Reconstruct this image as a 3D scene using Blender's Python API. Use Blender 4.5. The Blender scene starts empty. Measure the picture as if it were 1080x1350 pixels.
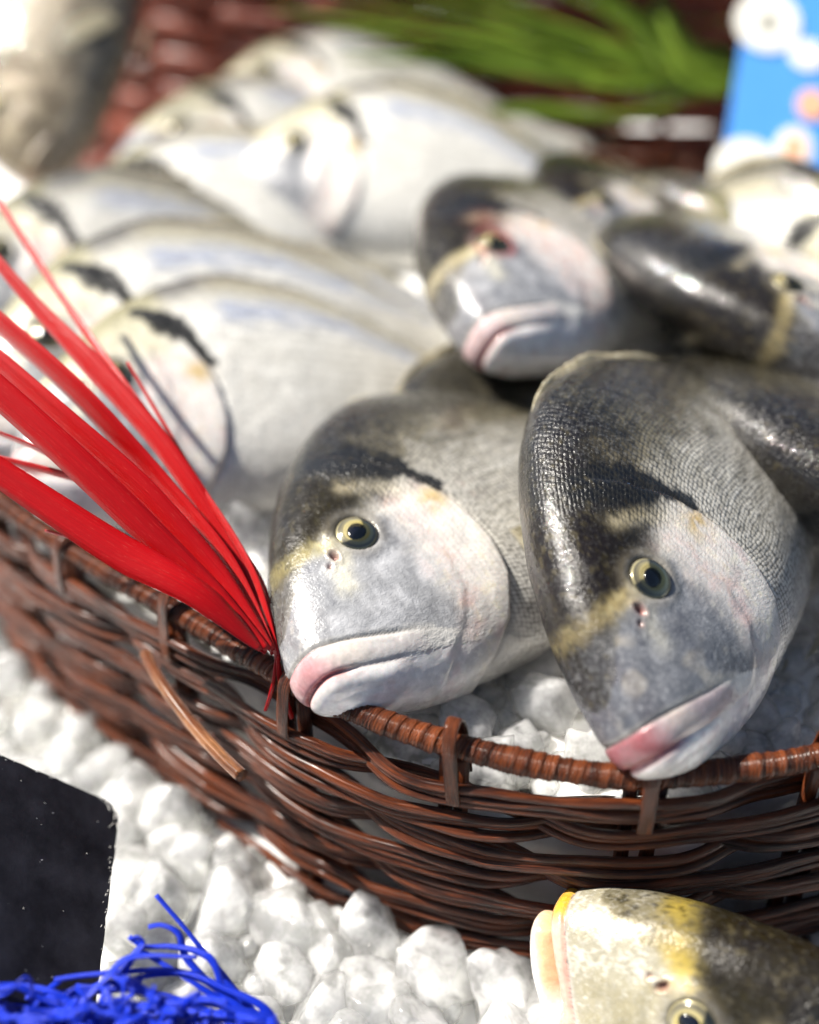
import bpy, bmesh, math, random
import numpy as np
from mathutils import Vector, Matrix, Quaternion

# ------------------------------------------------------------------ camera, sky, sun, exposure
S = 0.01                      # builders work in centimetres
TH = math.radians(36.0)       # camera pitch below the horizon
CAMH = 35.2                   # camera height above the ice, cm
FPX = 1500.0                  # focal length in pixels of the 1080x1350 photograph
scene = bpy.context.scene
COL = scene.collection

cam_data = bpy.data.cameras.new('camera')
cam = bpy.data.objects.new('camera', cam_data)
COL.objects.link(cam)
cam.location = (0, 0, CAMH * S)
cam.rotation_euler = (math.pi / 2 - TH, 0, 0)
cam_data.sensor_width = 36.0
cam_data.sensor_fit = 'AUTO'
cam_data.lens = 40.0
cam_data.clip_start = 0.005
cam_data.clip_end = 100.0
cam_data.dof.use_dof = True
cam_data.dof.focus_distance = 0.357
cam_data.dof.aperture_fstop = 2.7
scene.camera = cam

SUN = Vector((-0.60, 0.12, 0.79)).normalized()      # direction towards the sun
sun_el = math.asin(SUN.z)
sun_az = math.atan2(SUN.x, SUN.y)
world = bpy.data.worlds.new('World')
scene.world = world
world.use_nodes = True
wn = world.node_tree.nodes
wl = world.node_tree.links
sky = wn.new('ShaderNodeTexSky')
sky.sky_type = 'NISHITA'
sky.sun_disc = False
sky.sun_elevation = sun_el
sky.sun_rotation = sun_az
sky.dust_density = 1.5
sky.ozone_density = 0.4
wn['Background'].inputs['Strength'].default_value = 0.05
wl.new(sky.outputs['Color'], wn['Background'].inputs['Color'])

sun_data = bpy.data.lights.new('sun', 'SUN')
sun_data.energy = 5.0
sun_data.angle = math.radians(0.5)
sun_data.color = (1.0, 0.945, 0.86)
sun_ob = bpy.data.objects.new('sun', sun_data)
COL.objects.link(sun_ob)
sun_ob.rotation_euler = SUN.to_track_quat('Z', 'Y').to_euler()

scene.view_settings.view_transform = 'Standard'
scene.view_settings.look = 'None'
scene.view_settings.gamma = 1.0
scene.view_settings.exposure = 1.08
scene.render.engine = 'CYCLES'
scene.cycles.use_denoising = True
scene.cycles.adaptive_threshold = 0.025
scene.cycles.diffuse_bounces = 6
scene.cycles.max_bounces = 8
scene.cycles.transmission_bounces = 6
scene.cycles.transparent_max_bounces = 12
scene.cycles.sample_clamp_indirect = 4.0

# ------------------------------------------------------------------ helpers
def c2w(q):
    """camera coordinates (x right, y down, z forward; cm) to world cm"""
    q = np.asarray(q, float)
    x, y, z = q[..., 0], q[..., 1], q[..., 2]
    return np.stack([x, z * math.cos(TH) - y * math.sin(TH), CAMH - y * math.cos(TH) - z * math.sin(TH)], -1)

def c2w_dir(q):
    q = np.asarray(q, float)
    return np.array([q[0], q[2] * math.cos(TH) - q[1] * math.sin(TH), -q[1] * math.cos(TH) - q[2] * math.sin(TH)])

def at(u, v, d):
    """point at depth d (cm) on the sight line of photo pixel u, v"""
    return c2w([(u - 540) / FPX * d, (v - 675) / FPX * d, d])

def on_plane(u, v, z):
    p = at(u, v, 1.0); o = np.array([0, 0, CAMH]); w = p - o
    return o + w * ((z - CAMH) / w[2])

def to_px(p):
    p = np.asarray(p, float); x = p[..., 0]; y = p[..., 1]; z = p[..., 2] - CAMH
    d = y * math.cos(TH) - z * math.sin(TH); h = -y * math.sin(TH) - z * math.cos(TH)
    return 540 + FPX * x / d, 675 + FPX * h / d, d

def sm(a, b, x):
    t = np.clip((x - a) / (b - a), 0, 1)
    return t * t * (3 - 2 * t)

def srgb(r, g, b):
    c = np.array([r, g, b], float) / 255
    return np.where(c <= 0.04045, c / 12.92, ((c + 0.055) / 1.055) ** 2.4)

def rgba(r, g, b):
    return tuple(srgb(r, g, b)) + (1.0,)

def _hash(ix, iy, iz, seed):
    h = (ix.astype(np.uint32) * np.uint32(374761393) + iy.astype(np.uint32) * np.uint32(668265263)
         + iz.astype(np.uint32) * np.uint32(2246822519) + np.uint32(seed * 3266489917 & 0xffffffff))
    h = (h ^ (h >> np.uint32(13))) * np.uint32(1274126177)
    h = h ^ (h >> np.uint32(16))
    return h.astype(np.float64) / 4294967295.0

def vnoise(p, seed=0):
    """value noise in -1..1 at the points p (n,3)"""
    f = np.floor(p); i = f.astype(np.int64); t = p - f; t = t * t * t * (t * (t * 6 - 15) + 10)
    r = 0
    for a in (0, 1):
        for b in (0, 1):
            for c in (0, 1):
                w = (t[:, 0] if a else 1 - t[:, 0]) * (t[:, 1] if b else 1 - t[:, 1]) * (t[:, 2] if c else 1 - t[:, 2])
                r = r + w * _hash(i[:, 0] + a, i[:, 1] + b, i[:, 2] + c, seed)
    return r * 2 - 1

def fbm(p, seed=0, oct=3):
    r = 0; a = 1; s = 0
    for k in range(oct):
        r = r + a * vnoise(p * 2 ** k + 17.3 * k, seed + k); s += a; a *= 0.5
    return r / s

def pchip(xs, ys):
    xs = np.array(xs, float); ys = np.array(ys, float)
    h = np.diff(xs); d = np.diff(ys) / h
    m = np.zeros(len(xs)); m[0] = d[0]; m[-1] = d[-1]
    for k in range(1, len(xs) - 1):
        if d[k - 1] * d[k] > 0:
            w1 = 2 * h[k] + h[k - 1]; w2 = h[k] + 2 * h[k - 1]
            m[k] = (w1 + w2) / (w1 / d[k - 1] + w2 / d[k])
    def f(x):
        x = np.clip(np.asarray(x, float), xs[0], xs[-1])
        k = np.clip(np.searchsorted(xs, x) - 1, 0, len(xs) - 2)
        t = (x - xs[k]) / h[k]
        return ((1 + 2 * t) * (1 - t) ** 2 * ys[k] + t * (1 - t) ** 2 * h[k] * m[k]
                + t * t * (3 - 2 * t) * ys[k + 1] + t * t * (t - 1) * h[k] * m[k + 1])
    return f

def sdist(px, pz, pts):
    """signed distance to a polyline (positive on its left) and the position 0..1 along it"""
    best = np.full(px.shape, 1e9); sg = np.ones(px.shape); al = np.zeros(px.shape)
    n = len(pts) - 1
    for k in range(n):
        ax, az = pts[k]; bx, bz = pts[k + 1]
        dx, dz = bx - ax, bz - az; L2 = dx * dx + dz * dz
        t = np.clip(((px - ax) * dx + (pz - az) * dz) / L2, 0, 1)
        d = np.hypot(px - ax - t * dx, pz - az - t * dz)
        cr = dx * (pz - az) - dz * (px - ax)
        u = d < best
        best = np.where(u, d, best); sg = np.where(u, np.sign(cr), sg); al = np.where(u, (k + t) / n, al)
    return best * sg, al

def spline(pts, n, closed=False):
    """Catmull-Rom through pts, n samples"""
    P = np.asarray(pts, float); m = len(P)
    if closed:
        tt = np.linspace(0, m, n, endpoint=False); g = lambda i: P[i % m]
    else:
        tt = np.linspace(0, m - 1, n); g = lambda i: P[np.clip(i, 0, m - 1)]
    i = np.floor(tt).astype(int)
    if not closed: i = np.minimum(i, m - 2)
    t = (tt - i)[:, None]
    a, b, c, d = g(i - 1), g(i), g(i + 1), g(i + 2)
    return 0.5 * (2 * b + (c - a) * t + (2 * a - 5 * b + 4 * c - d) * t ** 2 + (3 * b - a - 3 * c + d) * t ** 3)

def resample(P, n, closed=False):
    Q = np.vstack([P, P[:1]]) if closed else P
    L = np.concatenate([[0], np.cumsum(np.linalg.norm(np.diff(Q, axis=0), axis=1))])
    x = np.linspace(0, L[-1], n, endpoint=not closed)
    return np.stack([np.interp(x, L, Q[:, k]) for k in range(Q.shape[1])], 1), L[-1]

def mesh(name, verts, faces, smooth=True, uv=None, cols=None):
    me = bpy.data.meshes.new(name)
    v = np.asarray(verts, float) * S
    if isinstance(faces, np.ndarray):
        nf, k = faces.shape
        me.vertices.add(len(v)); me.vertices.foreach_set('co', v.astype(np.float32).ravel())
        me.loops.add(nf * k); me.loops.foreach_set('vertex_index', faces.astype(np.int32).ravel())
        me.polygons.add(nf); me.polygons.foreach_set('loop_start', np.arange(0, nf * k, k, dtype=np.int32))
        me.update(calc_edges=True)
    else:
        me.from_pydata(v.tolist(), [], faces)
    me.validate(clean_customdata=False)
    me.polygons.foreach_set('use_smooth', np.full(len(me.polygons), smooth))
    if uv is not None:
        lay = me.uv_layers.new(name='UVMap')
        li = np.empty(len(me.loops), np.int32); me.loops.foreach_get('vertex_index', li)
        lay.data.foreach_set('uv', np.asarray(uv, np.float32)[li].ravel())
    for cn, c in (cols or {}).items():
        a = me.color_attributes.new(cn, 'FLOAT_COLOR', 'POINT')
        c = np.asarray(c, np.float32)
        if c.shape[1] == 3: c = np.hstack([c, np.ones((len(c), 1), np.float32)])
        a.data.foreach_set('color', c.ravel())
    me.update()
    return me

def obj(name, me, mat=None, parent=None, loc=None):
    o = bpy.data.objects.new(name, me); COL.objects.link(o)
    if mat is not None and me is not None and len(me.materials) == 0: me.materials.append(mat)
    if parent is not None: o.parent = parent
    if loc is not None: o.location = Vector(loc) * S
    return o

def tag(o, label, cat=None, group=None, kind=None):
    o['label'] = label
    if cat: o['category'] = cat
    if group: o['group'] = group
    if kind: o['kind'] = kind
    return o

def empty(name, loc):
    o = bpy.data.objects.new(name, None); COL.objects.link(o); o.location = Vector(loc) * S
    o.empty_display_size = 0.02
    return o

def frames(P, closed=False, ref=None):
    """tangent, normal, binormal along a path by parallel transport (or with a fixed reference up)"""
    P = np.asarray(P, float)
    if closed: T = np.roll(P, -1, 0) - np.roll(P, 1, 0)
    else: T = np.gradient(P, axis=0)
    T /= np.linalg.norm(T, axis=1)[:, None] + 1e-12
    if ref is not None:
        B = np.cross(T, np.broadcast_to(ref, T.shape)); B /= np.linalg.norm(B, axis=1)[:, None] + 1e-12
        return T, B, np.cross(B, T)
    n = np.cross(T[0], [0, 0, 1.0])
    if np.linalg.norm(n) < 1e-3: n = np.cross(T[0], [0, 1.0, 0])
    N = [n / np.linalg.norm(n)]
    for k in range(1, len(P)):
        v = N[-1] - T[k] * (N[-1] @ T[k]); N.append(v / np.linalg.norm(v))
    N = np.array(N)
    return T, N, np.cross(T, N)

def tube_arrays(P, rad, sides=8, closed=False, ref=None, sq=None, lump=0, seed=0):
    P = np.asarray(P, float); n = len(P)
    rad = np.broadcast_to(np.asarray(rad, float), (n,))
    T, N, B = frames(P, closed, ref)
    a = np.arange(sides) / sides * 2 * math.pi
    sa, sb = (1, 1) if sq is None else sq
    ring = (np.cos(a)[None, :, None] * N[:, None, :] * sa + np.sin(a)[None, :, None] * B[:, None, :] * sb)
    R = rad[:, None, None]
    if lump:
        q = np.stack([np.repeat(np.arange(n) * 0.11, sides), np.tile(np.cos(a) * 1.5, n), np.tile(np.sin(a) * 1.5, n)], 1)
        R = R * (1 + lump * vnoise(q + seed * 3.7, seed).reshape(n, sides, 1))
    V = (P[:, None, :] + ring * R).reshape(-1, 3)
    L = np.concatenate([[0], np.cumsum(np.linalg.norm(np.diff(P, axis=0), axis=1))])
    uv = np.stack([np.repeat(L, sides), np.tile(np.abs((a / math.pi) - 1) * 2, n)], 1)
    i = np.arange(n if closed else n - 1)[:, None]; j = np.arange(sides)[None, :]
    i2 = (i + 1) % n; j2 = (j + 1) % sides
    F = np.stack([i * sides + j, i * sides + j2, i2 * sides + j2, i2 * sides + j], -1).reshape(-1, 4)
    return V, F, uv

def tube(name, P, rad, sides=8, closed=False, **k):
    V, F, uv = tube_arrays(P, rad, sides, closed, **k)
    if not closed:                                      # flat ends
        n = len(P); c0 = len(V)
        V = np.vstack([V, P[0], P[-1]]); uv = np.vstack([uv, uv[0], uv[-1]])
        j = np.arange(sides); j2 = (j + 1) % sides
        F = np.vstack([F, np.stack([np.full(sides, c0), j2, j, np.full(sides, c0)], 1)[:, :4]]) if False else F
        fl = F.tolist() + [[c0, int(b), int(a)] for a, b in zip(j, j2)] + \
            [[c0 + 1, int((n - 1) * sides + a), int((n - 1) * sides + b)] for a, b in zip(j, j2)]
        return mesh(name, V, fl, True, uv)
    return mesh(name, V, F, True, uv)

# ---- shader helpers
class N:
    def __init__(self, name):
        self.m = bpy.data.materials.new(name); self.m.use_nodes = True
        self.t = self.m.node_tree; self.b = self.t.nodes['Principled BSDF']
        self.out = self.t.nodes['Material Output']
    def n(self, typ, **kw):
        x = self.t.nodes.new(typ)
        for k, v in kw.items():
            if k in x.inputs: self.set(x.inputs[k], v)
            else: setattr(x, k, v)
        return x
    def set(self, sock, v):
        if isinstance(v, bpy.types.NodeSocket): self.t.links.new(v, sock)
        else: sock.default_value = v
    def p(self, **kw):
        for k, v in kw.items(): self.set(self.b.inputs[k.replace('_', ' ')], v)
    def math(self, op, a, b=0.5, c=None):
        x = self.t.nodes.new('ShaderNodeMath'); x.operation = op
        self.set(x.inputs[0], a); self.set(x.inputs[1], b)
        if c is not None: self.set(x.inputs[2], c)
        return x.outputs[0]
    def mix(self, f, a, b, mode='MIX'):
        x = self.t.nodes.new('ShaderNodeMix'); x.data_type = 'RGBA'; x.blend_type = mode
        self.set(x.inputs[0], f); self.set(x.inputs[6], a); self.set(x.inputs[7], b)
        return x.outputs[2]
    def ramp(self, f, stops):
        x = self.t.nodes.new('ShaderNodeValToRGB'); e = x.color_ramp.elements
        while len(e) < len(stops): e.new(0.5)
        for k, (p, c) in enumerate(stops):
            e[k].position = p; e[k].color = c if len(c) == 4 else tuple(c) + (1,)
        self.set(x.inputs[0], f); return x.outputs[0]
    def noise(self, vec, scale, detail=3, rough=0.55, out='Fac'):
        x = self.n('ShaderNodeTexNoise'); x.inputs['Scale'].default_value = scale
        x.inputs['Detail'].default_value = detail; x.inputs['Roughness'].default_value = rough
        if vec is not None: self.set(x.inputs['Vector'], vec)
        return x.outputs[out]
    def mapping(self, vec, scale=(1, 1, 1), loc=(0, 0, 0), rot=(0, 0, 0)):
        x = self.n('ShaderNodeMapping'); self.set(x.inputs['Vector'], vec)
        x.inputs['Scale'].default_value = scale; x.inputs['Location'].default_value = loc; x.inputs['Rotation'].default_value = rot
        return x.outputs[0]
    def bump(self, h, strength=0.5, dist=0.001, normal=None):
        x = self.n('ShaderNodeBump'); x.inputs['Strength'].default_value = strength; x.inputs['Distance'].default_value = dist
        self.set(x.inputs['Height'], h)
        if normal is not None: self.set(x.inputs['Normal'], normal)
        return x.outputs[0]
    def coord(self, which='Object'):
        return self.n('ShaderNodeTexCoord').outputs[which]

# ------------------------------------------------------------------ materials
def mat_ice(name, trans=0.45, rad=0.035, tint=(0.94, 0.93, 0.905)):
    k = N(name); co = k.coord('Object')
    info = k.n('ShaderNodeObjectInfo')
    off = k.n('ShaderNodeVectorMath', operation='ADD'); k.set(off.inputs[0], co)
    sc = k.n('ShaderNodeVectorMath', operation='SCALE'); k.set(sc.inputs[0], info.outputs['Location']); sc.inputs['Scale'].default_value = 3.0
    k.set(off.inputs[1], sc.outputs[0]); v = off.outputs[0]
    n1 = k.noise(v, 160, 4, 0.6); n2 = k.noise(v, 900, 3, 0.7); n3 = k.noise(v, 75, 2, 0.5)
    vor = k.n('ShaderNodeTexVoronoi', Scale=420.0); k.set(vor.inputs['Vector'], v)
    h = k.math('ADD', k.math('MULTIPLY', n1, 0.8), k.math('MULTIPLY', n2, 0.22))
    h = k.math('ADD', h, k.math('MULTIPLY', vor.outputs['Distance'], 0.25))
    cloud = k.ramp(n3, [(0.35, (0.0,) * 3), (0.68, (1,) * 3)])
    b = k.bump(h, 0.22, 0.0007)
    k.p(Base_Color=k.mix(cloud, tuple(tint) + (1,), (0.96, 0.95, 0.925, 1)), Roughness=k.ramp(n1, [(0.3, (0.08,) * 3), (0.7, (0.35,) * 3)]), IOR=1.31,
        Subsurface_Weight=1.0, Subsurface_Radius=(rad, rad, rad * .98), Subsurface_Scale=1.0, Normal=b,
        Specular_IOR_Level=0.6, Coat_Weight=0.7 if trans else 0.2, Coat_Roughness=0.05, Coat_Normal=b)
    if trans:
        # clear skin that lets light through, cloudy white core, glassy reflections on top
        tr = k.n('ShaderNodeBsdfTransparent'); tr.inputs[0].default_value = (0.96, 0.97, 0.965, 1)
        rf = k.n('ShaderNodeBsdfRefraction'); rf.inputs['IOR'].default_value = 1.2; rf.inputs['Roughness'].default_value = 0.12; k.set(rf.inputs['Normal'], b); rf.inputs['Color'].default_value = (0.97, 0.98, 0.97, 1)
        cl = k.n('ShaderNodeMixShader'); cl.inputs[0].default_value = 0.5; k.t.links.new(tr.outputs[0], cl.inputs[1]); k.t.links.new(rf.outputs[0], cl.inputs[2])
        gs = k.n('ShaderNodeBsdfGlossy'); gs.inputs['Roughness'].default_value = 0.08; k.set(gs.inputs['Normal'], b)
        fr = k.n('ShaderNodeFresnel'); fr.inputs['IOR'].default_value = 1.31; k.set(fr.inputs['Normal'], b)
        sk = k.n('ShaderNodeMixShader'); k.set(sk.inputs[0], fr.outputs[0]); k.t.links.new(cl.outputs[0], sk.inputs[1]); k.t.links.new(gs.outputs[0], sk.inputs[2])
        f = k.ramp(k.noise(v, 120, 3, .6), [(0.34, (1.0 - trans * .5,) * 3), (0.62, (1.0 - trans,) * 3)])
        mx = k.n('ShaderNodeMixShader'); k.set(mx.inputs[0], f)
        k.t.links.new(sk.outputs[0], mx.inputs[1]); k.t.links.new(k.b.outputs[0], mx.inputs[2]); k.t.links.new(mx.outputs[0], k.out.inputs['Surface'])
    return k.m

def mat_wicker(name, dark, mid, light, rough=0.32):
    k = N(name); uv = k.n('ShaderNodeUVMap').outputs[0]; ob = k.n('ShaderNodeObjectInfo')
    shift = k.n('ShaderNodeVectorMath', operation='ADD'); k.set(shift.inputs[0], uv)
    cx = k.n('ShaderNodeCombineXYZ'); k.set(cx.inputs[0], k.math('MULTIPLY', ob.outputs['Random'], 91.0)); k.set(cx.inputs[1], k.math('MULTIPLY', ob.outputs['Random'], 37.0))
    k.set(shift.inputs[1], cx.outputs[0]); v = shift.outputs[0]
    fib = k.noise(k.mapping(v, (0.35, 9.0, 1)), 1.6, 4, 0.65)
    pat = k.noise(k.mapping(v, (0.30, 0.9, 1)), 1.0, 3, 0.6)
    fine = k.noise(k.mapping(v, (1.2, 34.0, 1)), 1.2, 2, 0.6)
    c = k.ramp(fib, [(0.36, dark), (0.52, mid), (0.68, light)])
    c = k.mix(k.math('MULTIPLY', k.ramp(pat, [(0.42, (0,) * 3), (0.72, (1,) * 3)]), 0.7), c, light + (1,))
    c = k.mix(k.math('MULTIPLY', k.ramp(k.noise(v, 0.5, 4, .7), [(0.35, (1,) * 3), (0.5, (0,) * 3)]), 0.6), c, dark + (1,))
    h = k.math('ADD', k.math('MULTIPLY', fib, 1.0), k.math('MULTIPLY', fine, 0.8))
    k.p(Base_Color=c, Roughness=k.ramp(fine, [(0.3, (rough - .08,) * 3), (0.7, (rough + .2,) * 3)]), Normal=k.bump(h, 0.9, 0.0012),
        Coat_Weight=0.2, Coat_Roughness=0.2, Specular_IOR_Level=0.3)
    return k.m

def mat_skin(name):
    k = N(name)
    col = k.n('ShaderNodeVertexColor', layer_name='Col').outputs[0]
    msk = k.n('ShaderNodeSeparateColor'); k.set(msk.inputs[0], k.n('ShaderNodeVertexColor', layer_name='Msk').outputs[0])
    sc_m, silv, smooth = msk.outputs[0], msk.outputs[1], msk.outputs[2]
    uv = k.n('ShaderNodeUVMap').outputs[0]; ob = k.coord('Object')
    warp = k.n('ShaderNodeVectorMath', operation='ADD'); k.set(warp.inputs[0], uv)
    wv = k.n('ShaderNodeVectorMath', operation='SCALE'); wv.inputs['Scale'].default_value = 0.16
    k.set(wv.inputs[0], k.noise(ob, 130, 2, .5, 'Color')); k.set(warp.inputs[1], wv.outputs[0])
    vor = k.n('ShaderNodeTexVoronoi'); vor.inputs['Scale'].default_value = 1.0; vor.inputs['Randomness'].default_value = 0.35
    k.set(vor.inputs['Vector'], k.mapping(warp.outputs[0], (4.6, 6.0, 1)))
    vd = vor.outputs['Distance']
    # each scale rises towards its tail edge, so the pattern reads as overlapping rows
    sep = k.n('ShaderNodeSeparateXYZ'); k.set(sep.inputs[0], k.mapping(warp.outputs[0], (4.6, 6.0, 1)))
    sp = k.n('ShaderNodeSeparateXYZ'); k.set(sp.inputs[0], vor.outputs['Position'])
    ramp = k.math('SUBTRACT', sep.outputs[0], sp.outputs[0])
    scale_h = k.math('SUBTRACT', k.math('MULTIPLY', ramp, 0.8), k.math('POWER', vd, 2.0))
    f1 = k.noise(ob, 620, 3, 0.65); f2 = k.noise(ob, 1700, 2, 0.6); f3 = k.noise(ob, 210, 3, 0.6)
    fl = k.noise(k.mapping(ob, (0.35, 1, 1)), 900, 2, .6)
    edge = k.ramp(vd, [(0.30, (0,) * 3), (0.62, (1,) * 3)])
    c = k.mix(k.math('MULTIPLY', k.math('MULTIPLY', edge, sc_m), 0.72), col, (0.016, 0.015, 0.011, 1))
    c = k.mix(k.math('MULTIPLY', k.ramp(f1, [(0.5, (0,) * 3), (0.72, (1,) * 3)]), k.math('MULTIPLY', silv, 0.22)), c, (0.78, 0.79, 0.80, 1))
    c = k.mix(k.math('MULTIPLY', k.ramp(f3, [(0.36, (1,) * 3), (0.52, (0,) * 3)]), 0.18), c, k.mix(1.0, c, (0.45, 0.44, 0.42, 1), 'MULTIPLY'))
    rgh = k.math('ADD', k.math('MULTIPLY', f3, 0.3), 0.10)
    rough_amt = k.math('SUBTRACT', 1.0, k.math('MULTIPLY', smooth, 0.75))
    h = k.math('MULTIPLY', k.math('ADD', k.math('MULTIPLY', f1, 0.5), k.math('ADD', k.math('MULTIPLY', f2, 0.25), k.math('MULTIPLY', fl, .25))), rough_amt)
    nb = k.bump(k.math('MULTIPLY', scale_h, sc_m), 0.6, 0.0006)
    nb = k.bump(h, 0.7, 0.0007, nb)
    wet = k.bump(k.math('ADD', k.noise(ob, 330, 2, .5), k.math('MULTIPLY', k.noise(ob, 1300, 2, .6), 0.35)), 0.5, 0.0008)
    k.p(Base_Color=c, Roughness=rgh, Metallic=k.math('MULTIPLY', silv, 0.18), Specular_IOR_Level=k.math('SUBTRACT', 0.26, k.math('MULTIPLY', sc_m, 0.02)), Normal=nb,
        Coat_Weight=k.math('ADD', 0.42, k.math('MULTIPLY', sc_m, 0.45)), Coat_Roughness=0.03, Coat_Normal=wet,
        Subsurface_Weight=k.math('MULTIPLY', smooth, 0.25), Subsurface_Radius=(0.006, 0.003, 0.002), Subsurface_Scale=0.6)
    return k.m

def mat_eye():
    k = N('fish_eye'); col = k.n('ShaderNodeVertexColor', layer_name='Col').outputs[0]
    n = k.noise(k.coord(), 900, 2, .6)
    k.p(Base_Color=k.mix(k.math('MULTIPLY', n, 0.4), col, k.mix(1.0, col, (.6, .55, .45, 1), 'MULTIPLY')), Roughness=0.25, Metallic=0.25,
        Coat_Weight=1.0, Coat_Roughness=0.03)
    return k.m

def mat_plain(name, col, rough=0.4, coat=0.0, spec=0.5, var=0.25, scale=120, bump=0.2, sss=0.0, trans=0.0):
    k = N(name); co = k.coord(); n = k.noise(co, scale, 4, .6)
    c0 = tuple(srgb(*col)); c1 = tuple(np.array(c0) * (1 - var))
    k.p(Base_Color=k.mix(n, c1 + (1,), c0 + (1,)), Roughness=k.ramp(n, [(0.3, (rough,) * 3), (0.8, (min(1, rough + .15),) * 3)]), Coat_Weight=coat, Coat_Roughness=0.08,
        Specular_IOR_Level=spec, Normal=k.bump(n, bump, 0.0005))
    if sss: k.p(Subsurface_Weight=sss, Subsurface_Radius=(0.004, 0.003, 0.002))
    if trans: k.p(Transmission_Weight=trans)
    return k.m

def mat_fin():
    k = N('fish_fin'); uv = k.n('ShaderNodeUVMap').outputs[0]
    w = k.noise(k.mapping(uv, (0.2, 7.0, 1)), 1.0, 2, .5)
    c = k.ramp(w, [(0.35, tuple(srgb(150, 140, 112))), (0.65, tuple(srgb(206, 198, 172)))])
    k.p(Base_Color=c, Roughness=0.3, Coat_Weight=0.5, Normal=k.bump(w, 0.6, 0.001), Subsurface_Weight=0.2, Subsurface_Radius=(.004, .003, .002))
    tr = k.n('ShaderNodeBsdfTranslucent'); k.set(tr.inputs['Color'], c)
    mx = k.n('ShaderNodeMixShader'); mx.inputs[0].default_value = 0.3
    k.t.links.new(k.b.outputs[0], mx.inputs[1]); k.t.links.new(tr.outputs[0], mx.inputs[2]); k.t.links.new(mx.outputs[0], k.out.inputs['Surface'])
    return k.m

def mat_blade(name, base, light, rough=0.38, transl=0.25):
    k = N(name); uv = k.n('ShaderNodeUVMap').outputs[0]; r = k.n('ShaderNodeObjectInfo').outputs['Random']
    sh = k.mapping(uv, (0.22, 11.0, 1)); ad = k.n('ShaderNodeVectorMath', operation='ADD'); k.set(ad.inputs[0], sh)
    cx = k.n('ShaderNodeCombineXYZ'); k.set(cx.inputs[0], k.math('MULTIPLY', r, 50.0)); k.set(cx.inputs[1], k.math('MULTIPLY', r, 20.0)); k.set(ad.inputs[1], cx.outputs[0])
    st = k.noise(ad.outputs[0], 1.0, 4, .65)
    wear = k.noise(k.mapping(uv, (1.1, 16.0, 1)), 2.0, 4, .7)
    b0 = tuple(srgb(*base)); l0 = tuple(srgb(*light))
    c = k.mix(st, tuple(np.array(b0) * 0.55) + (1,), b0 + (1,))
    c = k.mix(k.math('MULTIPLY', k.ramp(wear, [(0.60, (0,) * 3), (0.78, (1,) * 3)]), 0.75), c, l0 + (1,))
    k.p(Base_Color=c, Roughness=rough, Normal=k.bump(st, 0.45, 0.0009), Specular_IOR_Level=0.4)
    tr = k.n('ShaderNodeBsdfTranslucent'); k.set(tr.inputs['Color'], c)
    mx = k.n('ShaderNodeMixShader'); mx.inputs[0].default_value = transl
    k.t.links.new(k.b.outputs[0], mx.inputs[1]); k.t.links.new(tr.outputs[0], mx.inputs[2]); k.t.links.new(mx.outputs[0], k.out.inputs['Surface'])
    return k.m

def mat_slate():
    k = N('slate'); co = k.coord()
    n = k.noise(co, 70, 4, .6); f = k.noise(co, 600, 3, .7); sp = k.noise(k.mapping(co, (1, 1, 1)), 420, 2, .5)
    blue = k.noise(k.mapping(co, (150, 40, 420)), 1.0, 2, .5)
    c = k.ramp(n, [(0.3, (0.008, 0.008, 0.012)), (0.7, (0.034, 0.034, 0.044))])
    c = k.mix(k.ramp(sp, [(0.755, (0,) * 3), (0.78, (1,) * 3)]), c, (0.45, 0.45, 0.45, 1))
    c = k.mix(k.ramp(blue, [(0.765, (0,) * 3), (0.80, (.7,) * 3)]), c, (0.03, 0.05, 0.28, 1))
    k.p(Base_Color=c, Roughness=k.ramp(f, [(0.3, (0.5,) * 3), (0.7, (0.75,) * 3)]), Specular_IOR_Level=0.2, Normal=k.bump(k.math("ADD", n, k.math('MULTIPLY', f, .3)), 0.3, 0.0006))
    return k.m

M_ICE = mat_ice('ice', 0.8, 0.02)
M_SNOW = mat_ice('packed_ice', 0.0, 0.006, (0.90, 0.89, 0.86))
M_CANE = mat_wicker('wicker_cane', tuple(srgb(13, 4, 2)), tuple(srgb(60, 23, 10)), tuple(srgb(154, 76, 32)))
M_RIM = mat_wicker('wicker_rim_wrap', tuple(srgb(22, 8, 4)), tuple(srgb(64, 27, 13)), tuple(srgb(158, 84, 44)), 0.2)
M_CANE2 = mat_wicker('wicker_red', tuple(srgb(44, 11, 7)), tuple(srgb(122, 44, 26)), tuple(srgb(182, 88, 56)))
M_LOOSE = mat_wicker('wicker_loose', tuple(srgb(60, 26, 14)), tuple(srgb(132, 72, 40)), tuple(srgb(204, 146, 96)), 0.3)  # lighter copy of the cane, the light on the loose end is in its colour
M_SKIN = mat_skin('fish_skin')
M_EYE = mat_eye()
M_PUPIL = mat_plain('fish_pupil', (8, 11, 26), 0.08, 1.0, var=0.3, bump=0.0)
def mat_cornea():
    k = N('fish_cornea'); t = k.t
    tr = k.n('ShaderNodeBsdfTransparent'); tr.inputs[0].default_value = (.93, .93, .90, 1)
    gl = k.n('ShaderNodeBsdfGlossy'); gl.inputs['Roughness'].default_value = 0.04
    fr = k.n('ShaderNodeFresnel'); fr.inputs['IOR'].default_value = 1.36
    mx = k.n('ShaderNodeMixShader'); t.links.new(fr.outputs[0], mx.inputs[0]); t.links.new(tr.outputs[0], mx.inputs[1]); t.links.new(gl.outputs[0], mx.inputs[2])
    t.links.new(mx.outputs[0], k.out.inputs['Surface']); t.nodes.remove(k.b)
    return k.m
M_CORNEA = mat_cornea()
M_FIN = mat_fin()
M_RED = mat_blade('red_raffia', (188, 3, 10), (228, 96, 84), 0.34, 0.10)
M_GREEN = mat_blade('green_blade', (150, 180, 62), (214, 222, 150), 0.35, 0.5)
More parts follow.
